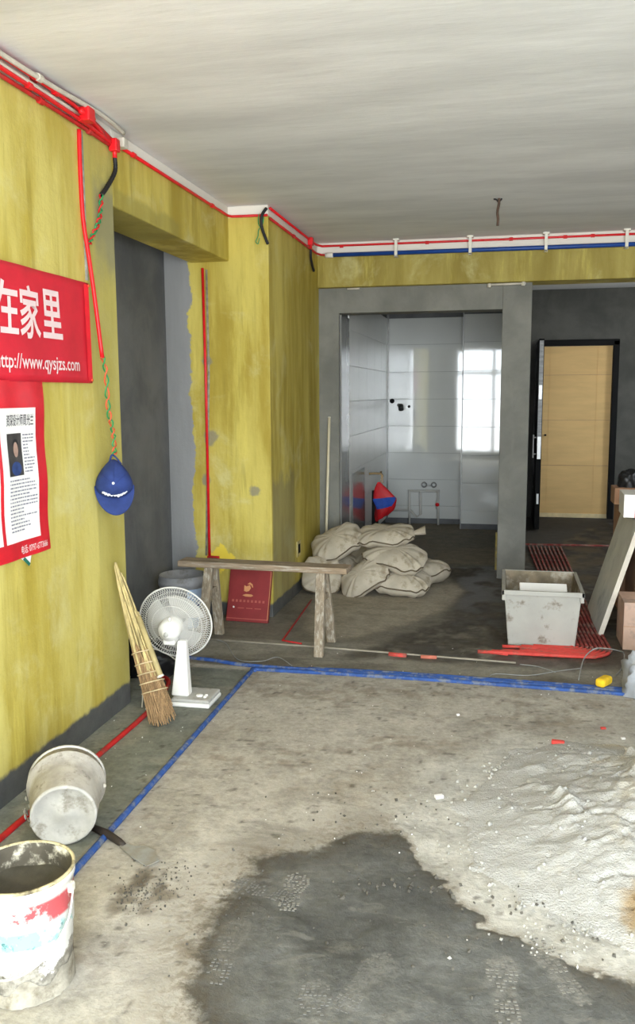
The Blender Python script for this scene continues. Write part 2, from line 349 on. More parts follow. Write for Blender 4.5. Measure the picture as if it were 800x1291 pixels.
# floor ---------------------------------------------------------------
def make_floor():
    def axis(a, b, bands):
        out = [a]
        while out[-1] < b-1e-6:
            st = next((s for lo_, hi_, s in bands if lo_ <= out[-1] < hi_), .06); out.append(min(b, out[-1]+st))
        return np.array(out)
    xs = axis(-2.45, 2.95, [(-1.8, 1.0, .011)]); ys = axis(-1.1, 11.3, [(1.6, 3.4, .009), (3.4, 4.6, .016), (4.6, 8, .03)])
    X, Y = np.meshgrid(xs, ys); sh = X.shape
    px = lambda L: [fl(*p)[:2] for p in L]
    n1 = fbm(X, Y, 1.6, 1); n2 = fbm(X, Y, 6, 2); n3 = fbm(X, Y, 22, 3); n4 = fbm(X, Y*3, 2.0, 5)
    c = np.empty(sh+(3,)); rough = np.full(sh, .86)
    A = np.array(lin((174, 168, 156))); Bc = np.array(lin((154, 148, 136)))
    w = sstep(n1*.6+n2*.4, .35, .65)[..., None]; c[:] = A*w+Bc*(1-w)
    def lay(col, m, al=1.0):
        m = np.clip(m*al, 0, 1)[..., None]; c[:] = c*(1-m)+np.array(lin(col))*m
    lay((126, 114, 96), sstep(n4*.5+n3*.5, .55, .68), .5)          # trampled smudges
    # greenish strip between the left wall and the blue conduit
    d = poly_sdf(X, Y, [(-2.45, 0), (-1.31, 0), (-1.31, 4.42), (-2.45, 4.42)])
    lay((112, 116, 106), sstep(-d, -.02, .03), .85); lay((142, 140, 126), sstep(-d, 0, .02)*sstep(n2, .52, .66), .7)
    lay((80, 86, 84), sstep(-d, 0, .02)*sstep(n1, .55, .7)*sstep(-X, 1.4, 1.6), .5)
    # hall / kitchen side beyond the conduit line: brown-grey, damp
    edge = 4.47+.03*(fbm(X, Y, 3, 8)-.5); back = sstep(Y-edge, 0, .03)
    lay((112, 106, 94), back, .9); lay((96, 88, 74), back*sstep(n1, .45, .65), .7)
    lip = 5.02+.045*(X+1.3)
    lay((148, 144, 132), back*sstep(lip-Y, 0, .02)*sstep(n4, .25, .55), .75)
    d = poly_sdf(X, Y, px([(425, 828), (470, 812), (560, 775), (590, 745), (560, 722), (540, 716), (640, 712), (800, 640), (1000, 760), (1000, 838), (720, 845), (560, 836)]))
    wet2 = sstep(-d+.10*(n1-.5)+.08*(n2-.5), -.05, .07)*sstep(Y-4.6, 0, .1)
    lay((66, 60, 52), wet2*sstep(n2*.6+n3*.4, .2, .5), .9); rough -= .42*wet2*sstep(n2, .35, .6)
    d = poly_sdf(X, Y, px([(380, 790), (400, 812), (470, 800), (560, 772), (590, 745), (560, 722), (480, 722), (400, 740)]))
    lay((158, 149, 132), sstep(-d+.1*(n2-.5), -.03, .08)*(1-wet2), .85)
    lay((54, 49, 43), sstep(Y, 7.9, 8.6)*sstep(X, .1, .25), .8)  # hall floor: wet screed plus the hall's dim light painted into the colour
    k = sstep(Y, 7.62, 7.66)*sstep(.0-X, 0, .02); lay((128, 118, 100), k*sstep(n1, .2, .5), .9)
    # wet mixing patch in the foreground: a signed field, edged in the material
    d = poly_sdf(X, Y, px([(215, 1420), (242, 1291), (246, 1200), (262, 1150), (300, 1118), (318, 1080), (372, 1072), (410, 1066), (440, 1046), (505, 1046), (545, 1068), (570, 1095), (630, 1128), (655, 1152), (720, 1150), (755, 1180), (742, 1212), (800, 1235), (1100, 1330), (1000, 1500)]))
    q = -d+.07*(n2-.5)+.05*(n3-.5); wet = sstep(q, -.04, .04)
    lay((186, 180, 168), sstep(-d, -.75, -.1)*sstep(n2*.6+n3*.4, .42, .62), .55)     # pale cement dust round it
    print_m = np.zeros(sh)
    for (u, v, a_, ln, al) in BOOTS:
        p = fl(u, v); ca, sa = math.cos(a_), math.sin(a_); lx = (X-p.x)*ca+(Y-p.y)*sa; ly = -(X-p.x)*sa+(Y-p.y)*ca
        t_ = ly/ln+.5; hw = np.interp(t_, [0, .1, .3, .45, .7, .9, 1], [.026, .036, .032, .028, .046, .040, .016])
        print_m = np.maximum(print_m, al*sstep(hw-np.abs(lx)+.02*(n3-.5), -.012, .012)*sstep(t_, -.03, .05)*sstep(1-t_, -.03, .05)*(.4+.6*n3))
    # brown damp soil left of it and by the cleaver
    for (u, v, r, s, a) in ((330, 1185, .1, (104, 92, 74), .0), (285, 1190, .16, (112, 98, 78), .7), (180, 1125, .10, (96, 84, 66), .7), (205, 1105, .06, (92, 82, 66), .7), (470, 1090, .2, (92, 84, 70), .5), (470, 990, .2, (140, 128, 108), .4)):
        p = fl(u, v); rr = np.hypot(X-p.x, Y-p.y)-.12*(n2-.5)-.1*(n3-.5); lay(s, sstep(r-rr, -.02, .06)*sstep(n3, .38, .6), a)
    # pale dust skirt round the sand heap and specks
    d = np.hypot((X-.55)/.95, (Y-3.0)/.95); dust = sstep(1.02-d+.25*(n2-.5)+.12*(n3-.5), -.03, .22); lay((184, 181, 172), dust, .8)
    
    lay((70, 64, 54), (1-back)*sstep(fbm(X, Y, 30, 41, 2), .8, .86), .6)
    Z = -.002*np.clip(n2, 0, 1)-.0015*n3-.004*wet*sstep(n2, .4, .6)
    q = q-.25*sstep(dust, .3, .9)
    me = bpy.data.meshes.new('floor'); ny, nx = sh
    idx = np.arange(nx*ny).reshape(sh); q4 = np.stack([idx[:-1, :-1], idx[:-1, 1:], idx[1:, 1:], idx[1:, :-1]], -1).reshape(-1, 4)
    me.vertices.add(nx*ny); me.vertices.foreach_set('co', np.stack([X, Y, Z], -1).astype(np.float32).ravel())
    me.loops.add(q4.size); me.loops.foreach_set('vertex_index', q4.astype(np.int32).ravel())
    me.polygons.add(len(q4)); me.polygons.foreach_set('loop_start', np.arange(0, q4.size, 4, dtype=np.int32))
    me.polygons.foreach_set('use_smooth', np.ones(len(q4), bool)); me.update()
    at = me.attributes.new('ground_colour', 'FLOAT_COLOR', 'POINT'); at.data.foreach_set('color', np.concatenate([c, np.ones(sh+(1,))], -1).astype(np.float32).ravel())
    ar = me.attributes.new('ground_rough', 'FLOAT', 'POINT'); ar.data.foreach_set('value', rough.astype(np.float32).ravel())
    k = Mat('cement_screed_floor')
    an = k.nt.nodes.new('ShaderNodeAttribute'); an.attribute_name = 'ground_colour'; rn = k.nt.nodes.new('ShaderNodeAttribute'); rn.attribute_name = 'ground_rough'
    for nm, ar_ in (('wet_field', q), ('boot_dust', print_m)):
        aa = me.attributes.new(nm, 'FLOAT', 'POINT'); aa.data.foreach_set('value', ar_.astype(np.float32).ravel())
    def attr(nm): a2 = k.nt.nodes.new('ShaderNodeAttribute'); a2.attribute_name = nm; return a2.outputs['Fac']
    f1 = k.noise(38, 6, .7); f2 = k.noise(9, 6, .7); f3 = k.noise(95, 4, .7); f4 = k.noise(3.2, 6, .65, dist=.5)
    def mulc(c_, v_, lo_, hi_):
        mm = k.nt.nodes.new('ShaderNodeMix'); mm.data_type = 'RGBA'; mm.blend_type = 'MULTIPLY'; mm.inputs[0].default_value = 1
        k.put(mm.inputs[6], c_); k.put(mm.inputs[7], k.mix(v_, (lo_,)*3, (hi_,)*3)); return mm.outputs[2]
    dry = mulc(an.outputs['Color'], k.ss(k.mul(k.add(f1, f2), .5), .3, .7), .70, 1.28)
    dry = mulc(dry, k.ss(k.noise(5, 7, .7, stretch=(.6, 2.2, 1), dist=.6), .52, .66), 1.0, .80)
    dry = k.mix(k.ss(f3, .70, .76, 0, .55), dry, lin((98, 90, 76)))
    dry = k.mix(k.ss(k.noise(60, 3, .6), .72, .78, 0, .5), dry, lin((206, 202, 192)))
    qf = attr('wet_field'); jit = k.add(k.mul(k.sub(f2, .5), .10), k.add(k.mul(k.sub(f1, .5), .07), k.mul(k.sub(f3, .5), .035)))
    qq = k.add(qf, jit); wm = k.ss(qq, -.035, .03); halo = k.mul(k.ss(qq, -.20, -.02), k.ss(k.add(f1, k.mul(f2, .6)), .70, .92))
    dry = k.mix(k.mul(halo, .7), dry, lin((116, 106, 90)))
    wc = k.mix(k.ss(f4, .36, .62), lin((76, 76, 73)), lin((98, 98, 94)))
    wc = k.mix(k.ss(k.noise(7, 7, .7, stretch=(.7, 2, 1), dist=1), .54, .64, 0, .5), wc, lin((116, 114, 107)))
    wc = k.mix(k.mul(k.ss(qq, .17, .02), k.ss(f1, .38, .6, .35, 1)), wc, lin((72, 66, 56)))
    wc = k.mix(k.ss(f3, .66, .74, 0, .5), wc, lin((62, 60, 55)))
    wc = k.mix(k.mul(attr('boot_dust'), k.ss(f1, .35, .6, .4, 1)), wc, lin((138, 135, 127)))
    wc = mulc(wc, k.ss(f1, .3, .7), .82, 1.18)
    colr = k.mix(wm, dry, wc)
    rgh = k.sub(rn.outputs['Fac'], k.mul(wm, k.ss(f2, .35, .6, .12, .34)))
    k.bump(k.add(k.add(k.mul(f1, .6), f2), k.mul(f3, .25)), .55, .010)
    me.materials.append(k.fin(colr, rgh, .4))
    o = bpy.data.objects.new('floor', me); COL.objects.link(o)
    return tag(o, 'rough grey cement screed floor with a wet mixing patch', 'floor', kind='structure')
FLOOR = make_floor()
struct('ceiling', B((-2.45, YF-.25, HC), (XR+.15, 11.3, HC+.15)), M_CEIL, 'pale skim-coated ceiling with trowel streaks', 'ceiling')
WALL_L = struct('wall_left', B((XL-.27, YF-.25, -.02), (XL, YJ, HC)), M_YL, 'long wall coated in streaky yellow primer beside the buckets', 'wall', .004)
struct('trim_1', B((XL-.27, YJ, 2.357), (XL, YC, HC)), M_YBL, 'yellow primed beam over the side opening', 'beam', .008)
struct('wall_recess', B((-2.45, 3.2, -.02), (-2.22, YC, HC)), M_DGREY, 'dark grey rendered wall inside the side opening', 'wall')
struct('wall_column', B((-2.45, YC, -.02), (XC, 7.35, HC)), M_YC, 'yellow primed corner block past the side opening', 'wall', .006)
struct('wall_recess_end', B((-2.45, 3.05, -.02), (XL-.27, 3.2, HC)), M_DGREY, 'grey rendered end wall hidden in the side recess', 'wall')
bw = MB(); bw.box((XC, YG, -.02), (-1.337, 7.32, HC)); bw.box((-1.337, YG, 2.152), (-.033, 7.32, HC))
WALL_B = struct('wall_back', bw, M_GREY, 'grey rendered wall framing the kitchen opening', 'wall')
struct('wall_kitchen_right', B((-.033, YG, -.02), (.191, 10.77, HC)), M_GREY, 'grey rendered pier between kitchen and entrance hall', 'wall', .006)
struct('trim_2', B((XC, YB, 2.35), (XR, 7.30, HC)), M_YB, 'yellow primed beam across the room above the kitchen', 'beam', .008)
KL = struct('wall_kitchen_left', B((-1.56, 7.32, -.02), (-1.337, 10.3, HC)), M_DGREY, 'kitchen side wall faced with white tiles', 'wall')
KB = struct('wall_kitchen_back', B((-1.56, 10.02, -.02), (.0, 10.3, HC)), M_DGREY, 'kitchen end wall faced with white glossy tiles', 'wall')
KC = struct('wall_kitchen_chase', B((-.447, 9.68, -.02), (-.034, 10.02, HC)), M_DGREY, 'tiled pipe chase jutting out in the kitchen corner', 'wall')
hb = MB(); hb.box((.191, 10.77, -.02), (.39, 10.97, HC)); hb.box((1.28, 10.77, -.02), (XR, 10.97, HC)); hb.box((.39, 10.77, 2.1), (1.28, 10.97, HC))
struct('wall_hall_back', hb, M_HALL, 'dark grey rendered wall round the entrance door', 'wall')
rw = MB()
for lo_, hi_ in (((XR, YF-.25, -.02), (XR+.15, ADDED_WIN[0], HC)), ((XR, ADDED_WIN[1], -.02), (XR+.15, 11.0, HC)), ((XR, ADDED_WIN[0], -.02), (XR+.15, ADDED_WIN[1], ADDED_WIN[2])), ((XR, ADDED_WIN[0], ADDED_WIN[3]), (XR+.15, ADDED_WIN[1], HC))): rw.box(lo_, hi_)
w2 = tag(empty('added_window', (0, 0, 0)), 'added unseen side window brightening the entrance hall, with white frame', 'window', kind='structure'); m = MB()  # unseen window put in to give the hall more light
for yy in (ADDED_WIN[0]+.025, 9.05, ADDED_WIN[1]-.025): m.box((XR+.05, yy-.025, ADDED_WIN[2]), (XR+.10, yy+.025, ADDED_WIN[3]))
for zz in (ADDED_WIN[2]+.025, ADDED_WIN[3]-.025): m.box((XR+.05, ADDED_WIN[0], zz-.025), (XR+.10, ADDED_WIN[1], zz+.025))
m.build('window_frame', M_PVC, w2)
struct('wall_right', rw, cement('pale_cement_render', (168, 168, 164), (184, 184, 180)), 'pale rendered wall on the far side of the room', 'wall')
fw = MB(); fw.box((XL, YF-.25, -.02), (WIN[0], YF, HC)); fw.box((WIN[1], YF-.25, -.02), (XR, YF, HC)); fw.box((WIN[0], YF-.25, WIN[3]), (WIN[1], YF, HC)); fw.box((WIN[0], YF-.25, -.02), (WIN[1], YF, WIN[2]))
struct('wall_front', fw, M_GREY, 'window wall with a wide balcony opening', 'wall')
win = empty('window_1', (0, 0, 0)); tag(win, 'wide balcony window with slim white frames', 'window', kind='structure')
m = MB()
for xx in (WIN[0]+.03, WIN[0]+.9, WIN[0]+1.8, WIN[0]+2.7, WIN[1]-.03): m.box((xx-.03, YF-.15, WIN[2]), (xx+.03, YF-.09, WIN[3]))
for zz in (WIN[2]+.03, 1.95, WIN[3]-.03): m.box((WIN[0], YF-.15, zz-.03), (WIN[1], YF-.09, zz+.03))
m.build('window_frame', M_PVC, win)
# grey polished lining inside the kitchen opening
k = Mat('grey_polished_lining'); M_LIN = k.fin(k.mix(k.noise(3), lin((112, 112, 110)), lin((134, 134, 132))), .16, .5)
tag(B((-1.337, YG+.03, 0), (-1.322, 7.50, 2.14)).build('trim_3', M_LIN), 'polished grey lining of the kitchen opening', 'trim', kind='structure')

# tiles --------------------------------------------------------------
TZ = [0.062]+[round(.2095+.307*i, 4) for i in range(7)]+[2.345]
TZ = [.06, .2075, .5145, .8215, 1.1285, 1.4355, 1.7425, 2.0495, 2.345]
def tiles(parent, edges, place, mat=M_TILE):
    cache = {}
    for a, b in zip(edges[:-1], edges[1:]):
        for z0, z1 in zip(TZ[:-1], TZ[1:]):
            key = (round(b-a, 3), round(z1-z0, 3))
            if key not in cache:
                cache[key] = place(0, b-a, 0, z1-z0).build('tile', mat, parent, bevel=.0015, seg=1); o = cache[key]
            else:
                o = cache[key].copy(); COL.objects.link(o); o.parent = parent
            o.location = place(a, b, z0, z1, True)
gp = .001
tiles(KB, [-1.322, -.447], lambda a, b, c, d, loc=False: (a, 10.005, c) if loc else B((gp, 0, gp), (b-gp, .015, d-gp)))
tiles(KC, [-.447, -.034], lambda a, b, c, d, loc=False: (a, 9.662, c) if loc else B((gp, 0, gp), (b-gp, .018, d-gp)))
tiles(KL, [7.50, 8.0, 8.5, 9.0, 9.5, 10.004], lambda a, b, c, d, loc=False: (-1.337, a, c) if loc else B((0, gp, gp), (.015, b-gp, d-gp)), simple('white_satin_tile', (240, 240, 236), .02, 4, .28, .02, spec=.5))
tag(B((-1.3215, 9.985, .06), (-1.305, 10.004, 2.40)).build('trim_4', M_TRIM), 'thin metal corner strip between the kitchen tile walls', 'trim', kind='structure')
tag(B((-.456, 9.655, .0), (-.4472, 9.70, 2.40)).build('trim_5', M_TRIM), 'thin metal edge strip on the tiled pipe chase', 'trim', kind='structure')
tag(B((-.05, 7.335, .02), (-.034, 7.35, .34)).build('trim_6', simple('yellow_edge_tape', (160, 142, 78), .25, 20, dirt=(120, 112, 90), dirtamt=.5)), 'short yellow strip low on the kitchen pier', 'trim', kind='structure')

# entrance door ---------------------------------------------------------
dr = empty('door_1', (.835, 10.8, 0)); tag(dr, 'entrance door wrapped in tan cardboard in a black frame', 'door', kind='structure')
def rel(o, mb): 
    L = Vector(o.location); mb.v = [tuple(Vector(p)-L) for p in mb.v]; return mb
m = MB(); m.box((.375, 10.74, 0), (.445, 10.9, 2.1)); m.box((1.228, 10.74, 0), (1.295, 10.9, 2.1)); m.box((.375, 10.74, 2.045), (1.295, 10.9, 2.115))
rel(dr, m).build('door_frame', M_DOORB, dr, bevel=.006)
lay_ = rel(dr, B((.447, 10.81, .05), (1.226, 10.86, 2.043))).build('door_leaf', M_CARD, dr)
for zz in (1.705, 1.17, .63): rel(dr, B((.45, 10.804, zz), (1.224, 10.8105, zz+.004))).build('cardboard_crease', M_CARD2, lay_)
for xx in (.52, 1.06): rel(dr, B((xx, 10.806, .06), (xx+.003, 10.8105, 2.04))).build('cardboard_crease', M_CARD, lay_)
rel(dr, B((.447, 10.795, .0), (1.226, 10.86, .05))).build('door_sill', simple('pale_stone_sill', (226, 206, 160), .1, 14), dr, bevel=.003)
rel(dr, B((.475, 10.775, .985), (.50, 10.81, 1.005))).build('latch_bolt', M_DOORB, dr)
sl = tag(empty('door_2', (.36, 9.66, 0)), 'narrow black door leaf standing open edge-on with steel lock strip', 'door', kind='structure')
def dv(x0, x1, y0, y1, z0, z1): return rel(sl, B((x0, y0, z0), (x1, y1, z1)))
dv(.345, .40, 9.66, 10.735, .02, 2.07).build('door_leaf', M_DOORB, sl, bevel=.004)
dv(.352, .394, 9.652, 9.66, .93, 2.05).build('edge_strip', simple('grey_edge_strip', (150, 150, 150), .25, 9, .4, .1, stretch=(1, 1, 4)), sl)
dv(.356, .392, 9.644, 9.652, .79, 1.03).build('lock_plate', M_STEEL, sl)
dv(.356, .388, 9.644, 9.652, 1.43, 1.58).build('strike_plate', M_STEEL, sl)
dv(.362, .384, 9.644, 9.66, .30, .41).build('lower_bolt_plate', M_STEEL, sl)
m = MB(); m.tube([(.315, 9.70, .80), (.315, 9.70, 1.05)], .008); m.tube([(.345, 9.70, .84), (.315, 9.70, .84)], .007); m.tube([(.345, 9.70, 1.02), (.315, 9.70, 1.02)], .007)
m.v = [tuple(Vector(p)-Vector(sl.location)) for p in m.v]; m.build('handle', M_STEEL, sl)

# ------------------------------------------------------------------ conduits on walls and ceiling
def pipe(name, pts, r, mat, label, cat='conduit', group=None, clips=None, clipmat=None, smooth=True, n=8):
    o = empty(name, pts[0]); L = Vector(pts[0])
    MB().tube([Vector(p)-L for p in pts], r, n).build('tube', mat, o, smooth)
    for c, d in (clips or []):
        c = Vector(c)-L; d = Vector(d).normalized()
        MB().tube([c-d*.014, c+d*.014], r*1.55, 8).build('clip', clipmat or mat, o)
    return tag(o, label, cat, group)
Yd = (0, 1, 0); Xd = (1, 0, 0)
bx = XL+.012
bund = [(2.684, .014, 3.80), (2.668, .040, 3.72), (2.652, .014, 3.82), (2.634, .03, 3.82), (2.616, .014, 3.80)]
desc = ['topmost under the ceiling', 'second from the ceiling', 'third from the ceiling', 'fourth from the ceiling', 'lowest along the yellow paint']
for i, (z, dx, ye) in enumerate(bund):
    P = [(XL+dx, 1.2, z), (XL+dx, 2.4, z-.002), (XL+dx, 3.4, z-.004*(i % 2)), (XL+.02, ye, 2.635-.006*i)]
    if i == 4: P[-1] = (XL+dx, ye, z-.006)
    pipe('wall_conduit', spline(P, 5), .0085, M_RED_D if i in (0, 4) else M_RED, 'red conduit bundled on the long wall, '+desc[i], group='red conduits bundled under the ceiling',
         clips=[((XL+dx, y+.11*i % .5, z-.002), Yd) for y in (2.0, 2.75, 3.15)])
pipe('wall_conduit', spline([(XL+.05, 1.2, 2.664), (XL+.05, 2.7, 2.665), (XL+.052, 3.2, 2.672), (XL+.06, 3.6, 2.686), (XL+.05, 3.86, 2.680)], 6), .0095, M_PVCD,
     'white conduit arching over the red bundle on the long wall', clips=[((XL+.05, 3.12, 2.671), Yd)])
pipe('wall_conduit', spline([(XL+.032, 1.2, 2.643), (XL+.03, 2.6, 2.644), (XL+.032, 3.46, 2.645)], 6), .008, M_PVCD, 'thin white conduit running between the red ones on the long wall')
def jbox(loc, s, mat, label, name='junction_box', spouts=()):
    o = empty(name, loc)
    MB().box((-s[0], -s[1], -s[2]), s).build('box_body', mat, o, bevel=.006)
    for d, l in spouts: MB().tube([Vector(d)*.0, Vector(d)*l], .011, 8).build('spout', mat, o, True)
    return tag(o, label, 'junction box')
jbox((XL+.05, 3.50, 2.652), (.024, .03, .028), M_RED, 'red junction box fixed over the red conduit bundle', spouts=(((0, 1, 0), .06), ((0, -1, 0), .06)))
jbox((XL+.03, 3.80, 2.612), (.02, .022, .028), M_RED, 'red junction box feeding a black hose beside the side opening', spouts=(((0, 0, -1), .055),))
jbox((XL+.026, 3.89, 2.645), (.022, .026, .022), M_PVCD, 'small cream box at the end of the red bundle')
jbox((XC+.022, 6.71, 2.66), (.02, .024, .03), M_RED, 'red junction box on the corner block near the back beam', spouts=(((0, 0, -1), .05),))
# single red conduit round the beam and corner block
pipe('wall_conduit', [(XL+.012, 3.82, 2.633), (XL+.012, 4.7, 2.634), (XL+.012, 5.50, 2.634), (XL+.028, 5.532, 2.634), (XL+.07, 5.537, 2.634), (XC+.0, 5.537, 2.632)], .0085, M_RED,
     'single red conduit along the yellow door beam and onto the corner block', clips=[((XL+.012, y, 2.634), Yd) for y in (4.05, 5.2)])
pipe('wall_conduit', [(XC+.012, 5.56, 2.678), (XC+.012, 6.95, 2.676), (XC+.05, 7.015, 2.672), (0, 7.018, 2.668), (XR-.02, 7.018, 2.668)], .0085, M_RED,
     'upper red conduit along the corner block and the whole back beam', clips=[((x, 7.018, 2.668), Xd) for x in (-1.3, -.62, .02, .42, .62)])
pipe('wall_conduit', [(XC+.012, 5.56, 2.615), (XC+.012, 6.95, 2.61), (XC+.04, 7.015, 2.606), (-1.40, 7.018, 2.602)], .0085, M_RED_D,
     'lower red conduit on the side of the corner block', clips=[((XC+.012, 6.2, 2.613), Yd)])
o = pipe('water_pipe', [(-1.375, 6.99, 2.597), (0, 6.99, 2.592), (XR-.02, 6.99, 2.586)], .0165, M_BLUE, 'blue water pipe along the back beam', 'pipe')
MB().tube([(-.05, 0, 0), (.012, 0, 0)], .021, 10).build('end_cap', M_PVC, o, True)
for i, xx in enumerate((-.859, -.286, .279, .859, 1.44)):
    t = empty('pipe_bracket', (xx, YB, 2.64)); 
    MB().box((-.011, -.066, -.078), (.011, -.050, .05)).build('strap', M_PVC, t)
    MB().box((-.024, -.068, .048), (.024, 0, .06)).build('flange', M_PVC, t)
    MB().box((-.013, -.066, -.08), (.013, 0, -.07)).build('hook', M_PVC, t)
    tag(t, ['first', 'second', 'third', 'fourth', 'fifth'][i]+' white bracket on the blue pipe, counted from the yellow corner block', 'bracket', 'white pipe brackets along the back beam')
pipe('ceiling_pipe', [(-.15, 7.055, 2.336), (.14, 7.055, 2.338)], .009, M_PVCD, 'short white pipe under the back beam', 'pipe', clips=[((-.137, 7.055, 2.33), (0, 0, 1)), ((.12, 7.055, 2.336), (0, 0, 1))])
pipe('ceiling_pipe', [(-1.26, 7.055, 2.338), (-1.16, 7.055, 2.338)], .008, M_PVCD, 'stub of white pipe under the back beam above the sacks', 'pipe')
# vertical conduit on long wall
pipe('wall_conduit', spline([(XL+.008, 3.508, 2.60), (XL+.007, 3.505, 2.45), (XL+.008, 3.51, 2.25), (XL+.02, 3.522, 2.10), (XL+.034, 3.53, 1.95), (XL+.055, 3.545, 1.66)], 5), .0095, M_RED, 'loose red conduit hanging down the long wall past the banner')
pipe('wall_chase', [(XL+.001, 3.535, 2.60), (XL+.001, 3.535, 2.30), (XL+.001, 3.533, 1.99)], .009, simple('grey_chase_mortar', (150, 150, 140), .3, 20), 'grey mortared chase line beside the hanging red conduit', 'mortar line')
def hose(pts, label):
    o = empty('flex_hose', pts[0]); L = Vector(pts[0]); P = spline([Vector(p)-L for p in pts], 12)
    r = [.0095+.0012*(i % 2) for i in range(len(P))]
    MB().tube(P, r, 8).build('tube', M_BLACK, o, True); return tag(o, label, 'hose')
hose([(XL+.03, 3.80, 2.56), (XL+.028, 3.80, 2.50), (XL+.015, 3.74, 2.42), (XL+.01, 3.69, 2.375)], 'black corrugated hose hanging from the red box by the side opening')
hose([(XC-.002, 5.52, 2.672), (XC-.028, 5.50, 2.62), (XC-.03, 5.51, 2.55), (XC+.005, 5.52, 2.45)], 'black corrugated hose at the outer edge of the corner block')
hose([(XC+.022, 6.71, 2.60), (XC+.018, 6.73, 2.54), (XC+.015, 6.80, 2.49), (XC+.012, 6.86, 2.462)], 'black corrugated hose below the red box near the back beam')
def twist(pts, turns, R, label, m1=M_GREENW, m2=M_REDW, r=.0035):
    o = empty('twisted_wire', pts[0]); L = Vector(pts[0]); P = spline([Vector(p)-L for p in pts], 22); n = len(P)
    for k_, mt in ((0, m1), (1, m2)):
        Q = []
        for i, p in enumerate(P):
            a = 2*PI*turns*i/n+PI*k_; Q.append(p+Vector((math.sin(a)*R*.7, math.cos(a)*R, .3*R*math.sin(a*1.7))))
        MB().tube(Q, r, 6).build('strand', mt, o, True)
    return tag(o, label, 'wire')
twist([(XL+.055, 3.545, 1.665), (XL+.05, 3.585, 1.60), (XL+.045, 3.60, 1.50), (XL+.045, 3.61, 1.42), (XL+.045, 3.635, 1.36), (XL+.05, 3.64, 1.31), (XL+.07, 3.60, 1.255), (XL+.082, 3.575, 1.243)], 6, .011, 'green and orange twisted wires holding up the blue cap')
twist([(XL+.015, 3.68, 2.375), (XL+.012, 3.67, 2.30), (XL+.012, 3.64, 2.24), (XL+.014, 3.58, 2.18), (XL+.016, 3.54, 2.14)], 5, .010, 'green and red twisted wires below the black hose on the long wall', m2=M_RED)
pipe('loose_wire', spline([(-1.56, 5.53, 2.64), (-1.562, 5.525, 2.58), (-1.54, 5.52, 2.56), (-1.525, 5.52, 2.62), (-1.535, 5.52, 2.57), (-1.56, 5.52, 2.54), (-1.565, 5.52, 2.50), (-1.58, 5.52, 2.47), (-1.565, 5.52, 2.455), (-1.555, 5.52, 2.49)], 5), .003, M_GREENW, 'looped green wire hanging on the corner block', 'wire')
# conduit on column front
pipe('wall_conduit', [on(255, 338, 1, 5.54), on(259, 470, 1, 5.54), on(264, 703, 1, 5.54)], .0095, M_RED, 'straight red conduit running down the front of the corner block')
pipe('wall_chase', [on(260, 340, 1, 5.55), on(263, 470, 1, 5.55), on(260, 700, 1, 5.55)], .008, simple('pale_chase_mortar', (146, 142, 126), .3, 20), 'pale mortar line beside the conduit on the corner block', 'mortar line')
for u, v, r_ in ((262, 450, .04), (262, 545, .05), (256, 610, .03)): pass
t = empty('socket_box', on(269, 706, 1, 5.55)); MB().box((-.04, -.02, -.022), (.045, .0, .03)).build('box_body', M_RED_D, t, bevel=.004)
MB().box((-.03, -.024, -.012), (.035, -.019, .02)).build('box_recess', simple('dark_red_plastic', (110, 20, 24), .1), t); tag(t, 'red socket box at the foot of the conduit on the corner block', 'socket box')
t = empty('socket_box', (XC, 6.30, .34)); MB().box((-.0, -.06, -.06), (.008, .06, .06)).build('box_body', simple('cream_plaster_patch', (190, 176, 120), .2), t, bevel=.003)
MB().box((.006, -.03, -.035), (.010, .03, .035)).build('box_recess', M_DOORB, t); tag(t, 'socket hole with a pale rim on the corner block behind the sacks', 'socket box')
# ceiling hook
t = empty('ceiling_hook', (-.066, 5.715, HC))
MB().tube(spline([(.003, 0, 0), (.004, 0, -.03), (-.004, 0, -.08), (0, 0, -.125), (-.002, 0, -.165)], 5), .0085, 7).build('cable_end', simple('rust_brown_cable', (82, 62, 50), .3, 30), t, True)
MB().tube(spline([(-.03, 0, -.003), (-.012, 0, -.008), (0, .004, -.02), (.014, 0, -.012), (.02, 0, -.002)], 4), .005, 6).build('fixing', M_BLACK, t, True)
tag(t, 'stub of brown cable hanging from the ceiling', 'cable')

# ------------------------------------------------------------------ banner and poster
wp = lambda y, z, d: Vector((XL+d, y, z))
def wall_yz(x, y): p = on(x, y, 0, XL+.01); return p.y, p.z
bn = tag(empty('banner', (0, 0, 0)), 'red cloth banner with pale lettering and web address on the yellow wall', 'banner')
def bsurf(u, v):
    y = 1.9+u*(3.533-1.9); z = 1.552+v*(1.978-1.552)
    return (XL+.010+.004*math.sin(9*u+3*v)+.002*math.sin(31*u), y, z)
o = MB().grid(bsurf, 60, 16).build('cloth', M_BANNER, bn, True); sm = o.modifiers.new('solid', 'SOLIDIFY'); sm.thickness = .002
def bplace(y, z):
    u = (y-1.9)/(3.533-1.9); v = (z-1.552)/(1.978-1.552); return Vector((XL+.0135+.004*math.sin(9*u+3*v)+.002*math.sin(31*u), y, z))
def strbox(x0, x1, yt, yb):
    ym = (yt+yb)/2; y0 = wall_yz(x0, ym)[0]; y1 = wall_yz(x1, ym)[0]; xm = (x0+x1)/2
    return y0, y1, wall_yz(xm, yb)[1], wall_yz(xm, yt)[1]
for ch, x0, x1, yt, yb in (('在', -12, 20, 352, 421), ('家', 22, 49, 360, 427), ('里', 52, 76, 366, 427)):
    text_on('lettering', ch, bplace, *strbox(x0, x1, yt, yb), M_LETTER, bn, .019)
y0, y1, z0, z1 = strbox(-8, 99, 447, 471)
text_on('lettering', 'http://www.qysjzs.com', bplace, wall_yz(-4.5, 460)[0], wall_yz(99, 460)[0], z0, z1, M_LETTER, bn, .012)
